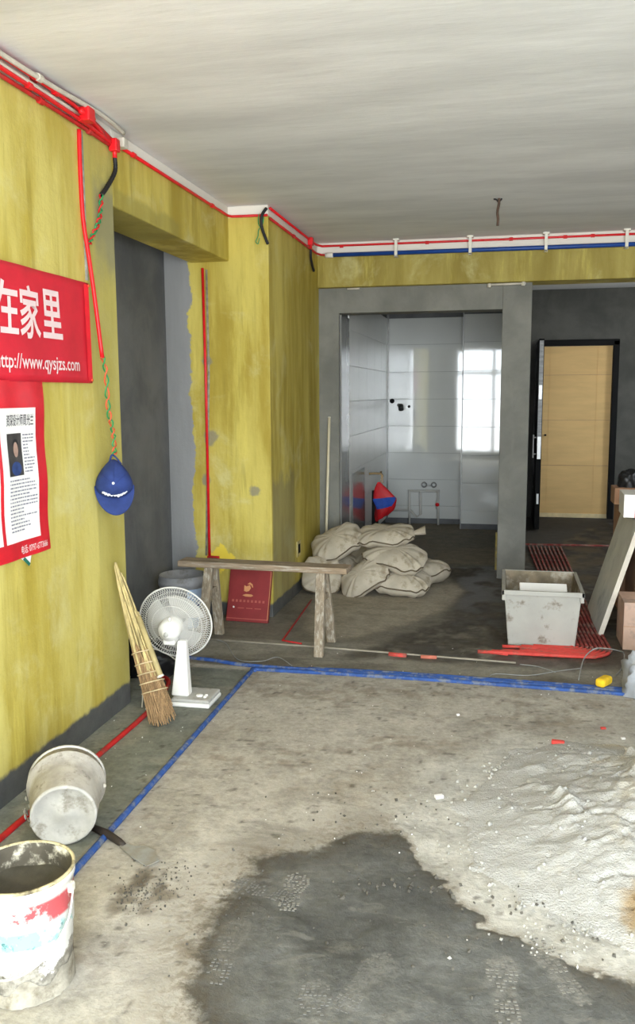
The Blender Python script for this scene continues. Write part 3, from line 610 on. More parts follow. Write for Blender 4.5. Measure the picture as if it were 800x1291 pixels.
MB().add([bplace(3.49, 1.56), bplace(3.53, 1.56), bplace(3.53, 1.97), bplace(3.49, 1.97)], [(0, 1, 2, 3)]).build('hem', simple('bright_red_hem', (226, 36, 50), .1, 12), bn)
for z in (1.965, 1.565): MB().lathe([(0.0001, .004), (.006, .003), (.007, 0)], 10, axis_frame((1, 0, 0), (XL+.016, 3.52, z))).build('pin', simple('orange_pin', (224, 90, 50), .1), bn, True)
# poster
po = tag(empty('poster', (0, 0, 0)), 'glossy red poster with a white text panel and portrait below the banner', 'poster')
PY0, PY1, PZ0, PZ1 = 2.35, 3.119, .893, 1.556
def psurf(d):
    def f(u, v):
        y = PY0+u*(PY1-PY0); z = PZ0+v*(PZ1-PZ0); return (XL+d+.003*math.sin(14*v+2*u)+.002*math.sin(23*u), y, z)
    return f
o = MB().grid(psurf(.006), 40, 30).build('paper', M_POSTER, po, True)
def pplace(dd):
    return lambda y, z: Vector((XL+.006+dd+.003*math.sin(14*((z-PZ0)/(PZ1-PZ0))+2*((y-PY0)/(PY1-PY0)))+.002*math.sin(23*(y-PY0)/(PY1-PY0)), y, z))
def patch(name, y0, y1, z0, z1, mat, dd, parent, n=10):
    f = pplace(dd); return MB().grid(lambda u, v: f(y0+u*(y1-y0), z0+v*(z1-z0)), n, n).build(name, mat, parent, True)
ya = wall_yz(-1.5, 600)[0]; yb = wall_yz(48, 515)[0]; yb = 3.045
zt = wall_yz(30, 511)[1]; zb = wall_yz(30, 680)[1]; pw = patch('text_panel', 2.805, yb, .958, 1.455, M_WHITE, .0015, po)
patch('text_panel', 2.45, 2.785, .958, 1.455, M_WHITE, .0015, po)
f2 = pplace(.003)
text_on('heading', '资深设计师周光兰', f2, 2.845, yb-.018, 1.388, 1.432, M_INK, pw, .008)
ph = patch('portrait_photo', 2.845, 2.945, 1.205, 1.362, simple('dark_photo_print', (62, 58, 56), .3, 25, .4, 0), .003, po)
f3 = pplace(.0042)
def blob(name, cy, cz, ry, rz, mat, parent):
    c_ = [f3(cy+ry*math.cos(2*PI*k/18), cz+rz*math.sin(2*PI*k/18)) for k in range(18)]
    MB().add(c_, [tuple(range(18))]).build(name, mat, parent)
blob('printed_clothing', 2.895, 1.232, .036, .026, simple('photo_blue', (44, 66, 120), .3, 30, .4, 0), ph)
blob('printed_hair', 2.902, 1.316, .021, .026, simple('photo_hair', (26, 24, 26), .2, 30, .4, 0), ph)
f3 = pplace(.0048)
blob('printed_face', 2.900, 1.302, .017, .028, simple('photo_skin', (170, 140, 126), .2, 30, .4, 0), ph)
rr = random.Random(3); 
def textline(y0, y1, z, h):
    m = MB(); y = y0
    while y < y1-.004:
        w_ = rr.uniform(.004, .02); w_ = min(w_, y1-y); m.add([f2(y, z), f2(y+w_, z), f2(y+w_, z+h), f2(y, z+h)], [(0, 1, 2, 3)]); y += w_+rr.uniform(.002, .005)
    o = m.build('text_line', simple('grey_fine_print', (132, 130, 146), .1) if 'grey_fine_print' not in bpy.data.materials else bpy.data.materials['grey_fine_print'], pw); return o
for i in range(12): textline(2.955, yb-.02-rr.choice([0, 0, .02, .035]), 1.352-i*.0125, .005)
for i in range(15): textline(2.845, yb-.015-rr.choice([0, 0, .01, .05, .09]), 1.186-i*.0135, .005)
text_on('lettering', '电话: 0797-6773666', f2, 2.90, PY1-.028, .908, .940, M_LETTER, po, .01)
cr = tag(empty('price_tag', (0, 0, 0)), 'white paper corner with a green mark peeking out below the poster', 'paper')
MB().add([(XL+.003, 2.875, .91), (XL+.003, 2.985, .91), (XL+.003, 2.965, .853)], [(0, 1, 2)]).build('paper', M_WHITE, cr)
MB().add([(XL+.005, 2.915, .885), (XL+.005, 2.928, .894), (XL+.005, 2.967, .862), (XL+.005, 2.957, .852)], [(0, 1, 2, 3)]).build('green_mark', simple('green_print', (30, 110, 90), .1), cr)

# ------------------------------------------------------------------ blue cap
cc = on(144, 613, 0, -1.688); n_ = Vector((-cc.x, -cc.y, 0)).normalized(); n_ = (n_+Vector((0, 0, .12))).normalized()
r_ = Vector((0, 0, 1)).cross(n_).normalized()*1.0; up_ = n_.cross(r_)
if up_.z < 0: up_ = -up_
if r_.dot(Vector((1, .2, 0))) < 0: r_ = -r_
cap = tag(empty('cap', cc), 'blue cotton baseball cap hanging brim down from twisted wires', 'cap')
def cl(u, v, n): return r_*u+up_*v+n_*n
def crown(a, b):
    th = 2*PI*a; rad = math.sin(b*PI/2); dp = math.cos(b*PI/2)
    u = math.cos(th); v = math.sin(th)
    wu = .083*(1-.42*max(0, v)**1.6); hv = .118 if v > 0 else .058
    fold = .004*math.sin(th*6)*rad
    return cl(u*wu*rad, v*hv*rad+.004-.0, (.085+fold)*dp**.8-.03+(.01*(1-rad)))
MB().grid(crown, 40, 14, True).build('crown', M_CAP, cap, True)
def brim(a, b):
    th = PI+PI*a; u = math.cos(th); v = math.sin(th); s_ = .76+.0*b
    inn = (u*.083, v*.054+.004); out = (u*.087+.006*(-v), v*.132+.002)
    x = inn[0]+(out[0]-inn[0])*b; y = inn[1]+(out[1]-inn[1])*b
    return cl(x, y, .0+.030*b*(1-.3*b)*(1-u*u*.8)-.01*u*u)
o = MB().grid(brim, 28, 8).build('brim', M_CAP, cap, True); s_ = o.modifiers.new('solid', 'SOLIDIFY'); s_.thickness = .003
MB().tube(spline([cl(-.022, .094, -.012), cl(-.012, .125, -.012), cl(-.004, .140, -.010), cl(.012, .128, -.012), cl(.034, .098, -.012)], 5), .0045, 6).build('strap', M_CAP, cap, True)
MB().tube([cl(-.022, .098, -.008), cl(-.014, .104, -.006)], .005, 6).build('buckle', M_STEEL, cap)
MB().lathe([(.0001, .004), (.004, .003), (.006, 0)], 10, frame(r_, up_, n_, cl(-.004, .012, .065))).build('button', M_CAPW, cap, True)
rl = random.Random(5); m = MB()
for i in range(9):
    a = PI*1.2+PI*.62*i/8; u = math.cos(a)*.058; v = math.sin(a)*.036-.008
    p = cl(u, v, .030+.012*(1-abs(i-4)/4)); h_ = .003+.004*rl.random()*(1 if i not in (4,) else .3)
    m.tube([p-r_*.004+up_*.002, p+up_*rl.uniform(-.003, .003)+n_*.004, p+r_*.005+up_*.003], h_, 6)
m.build('embroidered_script', M_CAPW, cap, True)
m = MB()
for s in (-1, 1, 0):
    a0 = PI/2+s*1.05; m.tube([Vector(crown(a0/(2*PI) % 1, b/10))+n_*.0005 for b in range(0, 11)], .0011, 5)
m.build('panel_seams', simple('dark_blue_stitching', (24, 42, 104), .1), cap, True)

# ------------------------------------------------------------------ floor conduits
def floorpipe(name, pts, r, mat, label, group=None, z=None, cat='conduit', n=8):
    z = r*.35 if z is None else z
    P = [Vector((p[0], p[1], z)) for p in pts]; L = P[0].copy()
    o = MB().tube([p-L for p in P], r, n).build(name, mat, None, True); o.location = L
    return tag(o, label, cat, group)
f2d = lambda x, y: tuple(fl(x, y))[:2]
floorpipe('floor_conduit', spline([(-1.30, 1.3), (-1.300, 2.33), (-1.306, 3.3), (-1.315, 4.30), (-1.30, 4.395), (-1.24, 4.42), (-.4, 4.43), (.62, 4.395), (.95, 4.385)], 6), .012, M_BLUEF, 'blue floor conduit running along the bucket side then turning towards the bag')
floorpipe('floor_conduit', spline([(-1.86, 4.56), (-1.6, 4.535), (-1.32, 4.475), (-.6, 4.47), (.2, 4.455), (.95, 4.42)], 6), .012, M_BLUEF, 'blue floor conduit coming out of the side opening behind the fan')
floorpipe('floor_conduit', spline([(-1.02, 4.482), (-.6, 4.50), (.1, 4.487), (.95, 4.455)], 6), .012, M_BLUEF, 'blue floor conduit lying furthest back, under the yellow sponge')
floorpipe('floor_conduit', spline([(-1.645, 1.3), (-1.645, 2.48), (-1.63, 3.2), (-1.625, 3.7), (-1.66, 4.0), (-1.75, 4.2), (-2.1, 4.3)], 6), .012, M_RED_D, 'red floor conduit along the long wall under the fallen bucket')
# grey strip pipes and loose wires
floorpipe('floor_pipe', [f2d(262, 806), f2d(400, 816), f2d(560, 829), f2d(650, 836)], .006, simple('dusty_grey_pipe', (150, 142, 126), .15, 12), 'thin pale pipe set in the floor behind the bench legs', cat='pipe')
floorpipe('red_sleeve', [f2d(490, 826), f2d(512, 828)], .014, M_REDF, 'short red sleeve on the pale floor pipe beside the bench', cat='conduit')
floorpipe('red_sleeve', [f2d(530, 829), f2d(550, 830)], .012, simple('faded_red_sleeve', (190, 110, 90), .2), 'short faded red sleeve on the pale floor pipe', cat='conduit')
def floorwire(pts, label, r=.0025, zz=None, mat=M_WIRE):
    zz = zz or [r]*len(pts); P = spline([(*f2d(*p), z) for p, z in zip(pts, zz)], 6); L = P[0].copy()
    o = MB().tube([p-L for p in P], r, 5).build('loose_wire', mat, None, True); o.location = L; return tag(o, label, 'wire')
floorwire([(270, 806), (285, 812), (300, 832), (330, 834), (350, 829), (368, 840)], 'thin grey wire lying between the fan and the bench')
floorwire([(395, 841), (440, 845), (480, 846)], 'short straight grey wire in front of the bench leg')
floorwire([(615, 854), (626, 850), (665, 852), (700, 847), (732, 843)], 'crinkled wire in front of the grey bin')
floorwire([(655, 838), (678, 841), (700, 848)], 'short bent wire in front of the red conduit bends')
_a = [(729, 858), (735, 842), (748, 838), (765, 840), (778, 838), (786, 833), (784, 843), (775, 853)]
floorwire(_a, 'stiff grey wire arching over the floor beside the sponge', .0035, [.004, .05, .09, .10, .08, .04, .01, .004])
# bank of red conduits into the hall
NB = 9
def bank(i):
    t = i/(NB-1)                      # 0 = left/inner, 1 = right/outer
    xt = .262+.30*t; xm = .43+.205*t; yb_ = 5.15-.17*t; rad = .04+.13*t
    xe = [.20, .13, .02, .12, .22, .12, .02, -.04, -.12][i]
    P = [(xt, 8.62), (xt+(xm-xt)*.3, 7.4), (xm-.03, 5.9)]
    P += [(xm, yb_+rad+.05), (xm, yb_+rad)]
    for a in (30, 60, 90): P.append((xm-rad*(1-math.cos(math.radians(a))), yb_+rad-rad*math.sin(math.radians(a))))
    P.append((xe, yb_-.01*t)); return P
ORD = ['first', 'second', 'third', 'fourth', 'fifth', 'sixth', 'seventh', 'eighth', 'ninth']
for i in range(NB):
    P = bank(i); o = empty('floor_conduit', (P[0][0], P[0][1], 0)); L = Vector(o.location)
    S = spline([(p[0], p[1], .010) for p in P], 4); cut = 5*4
    MB().tube([p-L for p in S[:cut]], .0105, 8).build('dusty_run', M_REDP, o, True)
    MB().tube([p-L for p in S[cut-1:]], .0105, 8).build('bend', M_REDF, o, True)
    tag(o, ORD[i]+' red floor conduit of the hall bank, counted outwards from the grey bin', 'conduit', 'bank of parallel red floor conduits')
floorpipe('floor_conduit', [(.2, 8.75), (1.1, 8.80)], .011, M_REDP, 'red conduit crossing the hall floor before the entrance door')
floorpipe('floor_conduit', [f2d(392, 757), f2d(356, 808), f2d(380, 812)], .006, M_RED_D, 'thin red tube bent into a corner beside the red box')
floorpipe('floor_conduit', [f2d(640, 826), f2d(606, 822)], .008, M_REDF, 'stray red tube end lying in front of the grey bin')

# ------------------------------------------------------------------ buckets
def bucket_profile(r0, r1, h, t=.005, inner=None):
    pr = [(.0001, 0), (r0*.9, .0), (r0, .006), (r0+(r1-r0)*.35, h*.35), (r0+(r1-r0)*.36+.002, h*.36), (r0+(r1-r0)*.86, h*.86), (r1+.006, h*.87), (r1+.006, h*.90), (r1, h*.905), (r1+.001, h*.985), (r1+.005, h*.99), (r1+.005, h), (r1-t, h)]
    return pr+[(r0-t+(r1-r0)*.1, inner if inner else .012), (.0001, inner if inner else .012)]
def bucket_paint():
    k = Mat('paint_pail_label'); v = k.obj(); x_ = k.nt.nodes.new('ShaderNodeSeparateXYZ'); k.nt.links.new(v, x_.inputs[0]); z = x_.outputs[2]
    n = k.noise(18, 6, .7, v); c = k.mix(k.noise(6, 5, .6, v), lin((206, 204, 198)), lin((228, 226, 222)))
    ang = k.math('ARCTAN2', x_.outputs[1], x_.outputs[0])
    reda = k.mul(k.mul(k.ss(z, .205, .215), k.ss(z, .262, .272, 1, 0)), k.ss(k.add(n, k.mul(k.sub(k.noise(4, 3, .5, v), .5), .8)), .42, .52))
    c = k.mix(k.mul(reda, .9), c, lin((196, 44, 58)))
    teal = k.mul(k.mul(k.ss(z, .145, .155), k.ss(z, .195, .205, 1, 0)), k.ss(k.add(k.noise(14, 5, .7, v), k.mul(k.sub(k.noise(3, 3, .5, v, (1, 1, .3)), .5), .9)), .44, .56))
    c = k.mix(k.mul(teal, .8), c, lin((120, 186, 182)))
    c = k.mix(k.mul(k.mul(teal, k.ss(k.noise(30, 5, .7, v), .56, .62)), .8), c, lin((40, 90, 92)))
    e = k.add(z, k.mul(k.sub(k.noise(9, 6, .7, v), .5), .30))
    c = k.mix(k.ss(e, .095, .11, .9, 0), c, k.mix(k.ss(k.noise(24, 6, .7, v), .4, .6), lin((108, 102, 90)), lin((172, 166, 152))))
    k.bump(k.mul(n, k.ss(e, .07, .12, 1, .1)), .6, .01); return k.fin(c, .5, .4)
M_PAIL = bucket_paint()
M_PAILIN = simple('mortar_crusted_inside', (84, 78, 66), .3, 9, .8, .5, dirt=(226, 218, 196), dirtamt=.42, dscale=13)
bk = tag(empty('bucket', (-1.178, 1.865, 0), (0, 0, 0)), 'white paint bucket with red and teal print half full of wet mortar', 'bucket')
def paint(r0, r1, h): return MB().lathe([(.0001, 0), (r0*.92, 0), (r0, .006), (r0+(r1-r0)*.5, h*.5), (r0+(r1-r0)*.55+.002, h*.52), (r1-.002, h*.93), (r1+.003, h*.94), (r1+.003, h), (r1-.003, h)], 44)
paint(.113, .128, .305).build('body', M_PAIL, bk, True)
MB().lathe([(.125, .305), (.122, .28), (.116, .20), (.113, .15)], 44).build('inner_wall', M_PAILIN, bk, True)
MB().lathe([(.1285, .300), (.1315, .303), (.1315, .309), (.126, .311), (.1235, .306)], 44).build('rim', simple('crusted_rim', (190, 178, 140), .2, 20, .8, .4, dirt=(90, 80, 60), dirtamt=.6, dscale=16), bk, True)
def msurf(a, b):
    r = .1185*b; x = r*math.cos(2*PI*a); y = r*math.sin(2*PI*a); return (x, y, .218+.018*float(fbm(x+3, y+3, 26, 2))+.02*(y > 0)*b*b)
MB().grid(msurf, 40, 14, True).build('wet_mortar', M_MORTARW, bk, True)
def crust(a, b):
    t_ = 2*PI*a; h_ = .02+.085*float(vnoise(math.cos(t_)*2+5, math.sin(t_)*2+5, 1.5, 4)); z = h_*b
    r = .113+.015*z/.3+.0008+.013*(1-b)*float(fbm(math.cos(t_)*.3+z*1.2, math.sin(t_)*.3+4, 34, 6))*(1-b*.75); return (r*math.cos(t_), r*math.sin(t_), z)
MB().grid(crust, 70, 9, True).build('mortar_crust', simple('pale_mortar_crust', (152, 146, 132), .25, 22, .95, .6, dirt=(116, 108, 92), dirtamt=.4, dscale=16), bk, True)
# wire bail hanging down on the right-hand side towards the camera
bail = [(.131, .010, .262), (.138, .000, .250), (.136, -.03, .19), (.110, -.086, .135), (.06, -.122, .10), (.0, -.136, .088), (-.06, -.122, .098), (-.11, -.08, .14), (-.136, -.02, .21), (-.134, .01, .262)]
MB().tube(spline(bail, 6), .0028, 6).build('bail', simple('bail_wire', (206, 204, 196), .1, 10, .5, 0), bk, True)
for s in (1, -1): MB().box((s*.126-.01, .0, .25), (s*.126+.01, .022, .275)).build('ear', M_PVCD, bk, bevel=.004)
# fallen bucket: base towards the camera
def fallen_mat():
    k = Mat('mortar_coated_bucket'); v = k.obj(); n = k.noise(8, 6, .65, v); x_ = k.nt.nodes.new('ShaderNodeSeparateXYZ'); k.nt.links.new(v, x_.inputs[0])
    c = k.mix(k.ss(n, .3, .7), lin((148, 142, 132)), lin((184, 178, 166))); c = k.mix(k.ss(k.noise(22, 6, .7, v), .56, .68, 0, .6), c, lin((112, 104, 92)))
    e = 0.0
    for i_, (p_, w_) in enumerate(((-.085, 1.0), (.095, 1.0), (.12, 1.0))): e = k.add(e, k.mul(k.math('POWER', k.sub(x_.outputs[i_], p_), 2.0), w_))
    e = k.add(k.math('SQRT', e), k.mul(k.sub(k.noise(16, 6, .7, v), .5), .10))
    c = k.mix(k.ss(e, .035, .055, .75, 0), c, lin((176, 96, 92))); k.bump(k.noise(26, 6, .7, v), .5, .006); return k.fin(c, .85, .3)
M_BUCKF = fallen_mat()
M_BUCKB = simple('pale_bucket_base', (182, 179, 172), .16, 9, .8, .4, dirt=(138, 132, 120), dirtamt=.5, dscale=11)
fb0 = fl(80, 1072); ax = Vector((-.42, .9, 0)).normalized(); R0, R1, HB = .108, .130, .235
tilt = math.atan((R1-R0)/HB); ax = (ax*math.cos(tilt)+Vector((0, 0, 1))*math.sin(tilt)).normalized()
bo = Vector((fb0.x-.01, fb0.y+.03, 0)); xr = ax.cross(Vector((0, 0, 1))).normalized(); upb = xr.cross(ax).normalized()
fo = bo+upb*R0; fo.z = R0*math.cos(tilt)+.001
fb = tag(empty('bucket', fo), 'mortar-coated bucket lying on its side with its base showing', 'bucket'); fb.matrix_world = frame(xr, upb.cross(-ax)*0+ax.cross(xr), ax, fo)
Lt = lambda prof, n=40: MB().lathe(prof, n)
Lt([(R0, .004), (R0+(R1-R0)*.5, HB*.5), (R0+(R1-R0)*.8, HB*.80), (R1+.006, HB*.81), (R1+.006, HB*.84), (R1-.001, HB*.85), (R1, HB), (R1-.005, HB), (R0-.004, .02), (.0001, .02)]).build('body', M_BUCKF, fb, True)
Lt([(.0001, .004), (.02, .006), (.03, .012), (R0*.86, .012), (R0*.93, .0), (R0, .001), (R0+.001, .01)]).build('base', M_BUCKB, fb, True)
Lt([(R1-.004, HB-.004), (R1+.005, HB-.003), (R1+.006, HB+.004), (R1-.003, HB+.005)]).build('rim', M_BUCKB, fb, True)
m = MB(); 
for k in range(14):
    a = 2.3+.06*k; m.lathe([(.0001, .006), (.007+.004*rnd.random(), .003), (.009, 0)], 7, axis_frame((math.cos(a), math.sin(a), 0), (math.cos(a)*(R1+.002), math.sin(a)*(R1+.002), HB*.3+.1*rnd.random())))
m.build('mortar_lumps', M_CLOD, fb, True)
MB().lathe([(.0001, .010), (.006, .008), (.009, .0)], 9, axis_frame((1, 0, 0), (R1-.002, 0, .17))).build('bucket_stud', M_PVCD, fb)

# cleaver-shaped scraper
p1, p2, p3 = fl(118, 1046), fl(152, 1066), fl(205, 1092); dxy = (p3-p1); dxy.z = 0; dxy.normalize(); sd = Vector((-dxy.y, dxy.x, 0))
sc = tag(empty('scraper', fl(152, 1066)), 'flat steel scraper with dark wooden handle beside the fallen bucket', 'scraper'); L = Vector(sc.location)
q = lambda a, b, z=0: dxy*a+sd*b+Vector((0, 0, z))
hl = -(p2-p1).length
MB().tube([q(hl, .0, .012), q(hl*.5, .004, .014), q(-.005, .0, .011), q(.02, 0, .008)], [.011, .014, .012, .008], 10).build('handle', M_HANDLE, sc, True)
out = [(.012, .010), (.05, .016), (.075, .040), (.12, .044), (.185, .012), (.180, -.034), (.11, -.032), (.05, -.022), (.012, -.012)]
n = len(out); MB().add([q(a, b, .006+.0*a) for a, b in out]+[q(a, b, .009) for a, b in out], [tuple(range(n-1, -1, -1)), tuple(range(n, 2*n))]+[(i, (i+1) % n, n+(i+1) % n, n+i) for i in range(n)]).build('blade', M_BLADEK, sc)

# ------------------------------------------------------------------ broom
btm = Vector((-1.497, 3.59, 0)); top = Vector((-1.745, 3.66, .735)); dirb = (top-btm).normalized(); LB = (top-btm).length
br = tag(empty('broom', btm), 'bound straw broom leaning on the yellow wall beside the fan', 'broom')
sx_ = dirb.cross(Vector((0, 1, 0))).normalized(); sy_ = dirb.cross(sx_)
rb = random.Random(11)
def width(t):   # bundle radius along the broom, 0 = sweeping end
    return float(np.interp(t, [0, .12, .3, .45, .7, .9, 1], [.070, .060, .050, .046, .036, .020, .007]))
def stalk(t0, t1, a, rf, bend=0):
    P = []
    for j in range(7):
        t = t0+(t1-t0)*j/6; w = width(t)*rf; aa = a+bend*t
        P.append(dirb*(t*LB)+sx_*math.cos(aa)*w+sy_*math.sin(aa)*w+Vector((0, 0, max(0, .0))))
    return P
m = MB()
for i in range(230): m.tube(stalk(rb.uniform(.0, .09), rb.uniform(.38, .5), rb.uniform(0, 6.28), math.sqrt(rb.random()), rb.uniform(-.6, .6)), rb.uniform(.0016, .003), 4)
m.v = [(a, b_, max(c, .002)) for a, b_, c in m.v]
tag(m.build('bristles', M_STRAW, br), 'frayed brown straw bristles', kind='stuff')
m = MB()
for i in range(60): m.tube(stalk(rb.uniform(.28, .36), rb.uniform(.62, 1.0), rb.uniform(0, 6.28), math.sqrt(rb.random())*.95, rb.uniform(-1, 1)), rb.uniform(.003, .0055), 5)
tag(m.build('stalk_handle', M_STALK, br), 'bundled pale stalks forming the handle', kind='stuff')
for t in (.20, .255, .31, .37, .44):
    m = MB(); w = width(t)+.004; P = [dirb*((t+.012*math.sin(a*2*PI/20))*LB)+sx_*math.cos(a*2*PI/20)*w+sy_*math.sin(a*2*PI/20)*w for a in range(20)]
    m.tube(P, .0032, 5, closed=True); m.build('binding', M_BIND, br, True)
# thin pvc tube tucked along the broom
off = (Vector((.95, -.30, .15))).normalized()*.052
a_, b_ = dirb*(LB*.29)+off+Vector((.008, 0, 0)), dirb*(LB*.66)+off*.72
axt = (b_-a_).normalized(); lt = (b_-a_).length
MB().lathe([(.0135, 0), (.0135, lt), (.009, lt), (.009, 0), (.0135, 0)], 16, axis_frame(axt, a_)).build('plastic_tube', simple('dirty_white_tube', (172, 156, 110), .2, 12, .7, .1), br, True)
MB().lathe([(.014, .008), (.0165, .004), (.0165, -.002), (.009, -.002), (.009, .008)], 16, axis_frame(axt, a_)).build('tube_mouth', M_PVC, br, True)

# ------------------------------------------------------------------ fan
fx, fy = -1.455, 3.895
fan = tag(empty('desk_fan', (fx, fy, 0)), 'white desk fan with wire cage turned away from the room', 'fan')
MB().box((-.10, -.095, .0), (.10, .095, .022)).build('base', M_WHITEP, fan, bevel=.008)
MB().box((-.097, -.092, .022), (.097, .092, .040)).build('base_top', M_GREYP, fan, bevel=.008)
for a, b, w in ((.03, -.03, .018), (.062, -.022, .009), (.062, -.045, .009)): MB().lathe([(.0001, .048), (w*.9, .047), (w, .044), (w, .038)], 14, Matrix.Translation((a, b, 0))).build('button', M_WHITEP, fan, True)
st0 = Vector((-.066, -.02, .038)); st1 = Vector((-.066, .012, .305))
def ring4(c, w, d): return [c+Vector((sx2*w, sy2*d, 0)) for sx2, sy2 in ((-1, -1), (1, -1), (1, 1), (-1, 1))]
V = ring4(st0, .045, .03)+ring4(st0+(st1-st0)*.6, .031, .024)+ring4(st1, .022, .02); Fc = [(3, 2, 1, 0), (8, 9, 10, 11)]
for g in (0, 4):
    for i in range(4): Fc.append((g+i, g+(i+1) % 4, g+4+(i+1) % 4, g+4+i))
MB().add(V, Fc).build('stem', M_WHITEP, fan, bevel=.008)
rgt = Vector(CB[0]); fwd = Vector((CB[2][0], CB[2][1], 0)).normalized()
fd = (rgt*.16+fwd*.95+Vector((0, 0, .16))).normalized()
mc = on(210, 799, 1, 3.82)-Vector((fx, fy, 0))          # back of motor
tl = Vector((0, 0, 1))-fd*fd.z; FM = lambda d: axis_frame(fd, mc+fd*d)
MB().box((-.026, -.075, -.005), (.034, -.03, .062), FM(.03)).build('neck_joint', M_WHITEP, fan, bevel=.008)
MB().lathe([(.0001, -.012), (.022, -.010), (.026, .0), (.044, .008), (.054, .03), (.056, .095), (.048, .11), (.0001, .112)], 26, FM(0)).build('motor_housing', M_WHITEP, fan, True)
MB().lathe([(.0001, -.02), (.010, -.019), (.013, -.008), (.013, .0)], 14, FM(-.002)).build('rear_knob', M_GREYP, fan, True)
MB().tube([FM(.025) @ Vector((-.01, .054, 0)), FM(.015) @ Vector((-.016, .078, 0))], .006, 8).build('swivel_knob', M_WHITEP, fan, True)
RG = .186
def cage(sign, d0, depth, hub, nw, name, rings):
    m = MB(); A = FM(d0)
    for k in range(nw):
        a = 2*PI*k/nw; P = []
        for j in range(8):
            t = j/7; r = hub+(RG-hub)*math.sin(t*PI/2)**.9; h = sign*depth*(1-(r/RG)**3.2); P.append(A @ Vector((r*math.cos(a), r*math.sin(a), h)))
        m.tube(P, .0015, 4, False)
    for r in rings:
        h = sign*depth*(1-(r/RG)**3.2); m.tube([A @ Vector((r*math.cos(2*PI*k/48), r*math.sin(2*PI*k/48), h)) for k in range(48)], .0019, 5, closed=True)
    return m.build(name, M_GRILLE, fan, True)
cage(-1, .135, .055, .05, 88, 'rear_grille', (.05, .105, .145))
cage(1, .135, .065, .035, 88, 'front_grille', (.035, .105, .15))
MB().tube([FM(.135) @ Vector((RG*math.cos(2*PI*k/56), RG*math.sin(2*PI*k/56), 0)) for k in range(56)], .0042, 8, closed=True).build('cage_rim', M_GRILLE, fan, True)
MB().lathe([(.0001, .21), (.034, .208), (.035, .198)], 22, FM(0)).build('front_badge', M_GREYP, fan, True)
MB().lathe([(.0001, .16), (.03, .158), (.032, .115), (.0001, .113)], 20, FM(0)).build('blade_hub', M_BLADE, fan, True)
for k in range(3):
    A = FM(.138)
    def bl(u, v, k=k):
        r = .03+.118*u; a = 2*PI*k/3+.1+(v-.5)*(1.3+.35*u); return A @ Vector((r*math.cos(a), r*math.sin(a), (v-.5)*.045*(1-.3*u)))
    MB().grid(bl, 10, 8).build('blade', M_BLADE, fan, True)
# power cord
P = spline([(-1.52, 3.995, .012), (-1.60, 4.03, .15), (-1.70, 3.96, .235), (-1.73, 3.905, .22), (-1.725, 3.87, .12), (-1.695, 3.80, .04), (-1.68, 3.755, .004)], 7)
MB().tube([Vector(p)-Vector((fx, fy, 0)) for p in P], .0035, 6).build('power_cord', M_PVCD, fan, True)
# black bag in the recess, bucket behind the fan
def lump(name, a, b, h, seed, mat, amp=.25, sc_=3.2, parent=None, n=36, fold=0):
    def f(u, v):
        th = 2*PI*u; ph = v*PI/2*1.0; r = math.cos(ph)**.6; x = a*r*math.cos(th); y = b*r*math.sin(th); z = h*math.sin(ph)**.9
        k_ = 1+amp*(float(fbm(math.cos(th)*1.3*r+seed, math.sin(th)*1.3*r+z/h+seed, sc_, seed))-.5)*2
        fo_ = fold*abs(math.sin(th*7+3*float(vnoise(z/h*3+seed, th, 1.3, seed))))*r
        return (x*(k_-fo_), y*(k_-fo_), max(0, z*k_))
    return MB().grid(f, n, 16, True).build(name, mat, parent, True)
o = lump('plastic_bag', .17, .13, .17, 4, M_BLACKBAG, .35, 3.5, fold=.12); o.location = (-1.86, 4.28, 0); tag(o, 'black plastic bag slumped in the side opening behind the fan', 'bag')
bl_ = tag(empty('bucket', (-1.985, 5.13, 0)), 'open grey bucket with a blue and white label behind the fan', 'bucket')
MB().lathe([(.0001, 0), (.125, 0), (.13, .008), (.148, .30), (.158, .305), (.158, .335), (.150, .34), (.150, .365), (.144, .365), (.126, .02), (.0001, .02)], 40).build('body', M_BARREL, bl_, True)
def lab(u, v): a = -1.05+.75*u; r = .1345+.016*(v*.8+.1); return (r*math.cos(a), r*math.sin(a), .04+.25*v)
MB().grid(lab, 10, 6).build('label', simple('pale_blue_label', (176, 196, 222), .1, 12, .5), bl_, True)
def lab2(u, v): a = -1.05+.75*u; z = .175+.02*v; r = .1315+.018*z/.3+.0035; return (r*math.cos(a), r*math.sin(a), z)
MB().grid(lab2, 10, 3).build('label_stripe', simple('dark_blue_stripe', (24, 44, 120), .1), bl_, True)

# ------------------------------------------------------------------ bench
bA = on(229, 712, 1, 4.93); bB = on(440, 721, 1, 4.88)
be = tag(empty('bench', ((bA.x+bB.x)/2, 4.90, 0)), 'weathered timber trestle bench with splayed legs', 'bench'); L = Vector(be.location)
ang = math.atan2(bB.y-bA.y, bB.x-bA.x); be.rotation_euler = (0, 0, ang); hlB = (bB.x-bA.x)/2
MB().box((-hlB, -.065, .468), (hlB, .065, .505)).build('seat', M_WOOD, be, bevel=.006)
for sx2, xo in ((-1, -hlB+.19), (1, hlB-.155)):
    for sy2 in (-1, 1):
        bt = Vector((xo+.012*sx2, sy2*.155, 0)); tp = Vector((xo-.005*sx2, sy2*.032, .47)); w = .027; d = .02
        V = []
        for c_ in (bt, tp): V += [c_+Vector((a, b, 0)) for a, b in ((-w, -d), (w, -d), (w, d), (-w, d))]
        MB().add(V, [(3, 2, 1, 0), (4, 5, 6, 7)]+[(i, (i+1) % 4, 4+(i+1) % 4, 4+i) for i in range(4)]).build('leg', M_WOODL, be, bevel=.004)
    MB().box((xo-.02, -.075, .30), (xo+.02, .075, .335)).build('brace', M_WOODL, be, bevel=.003)

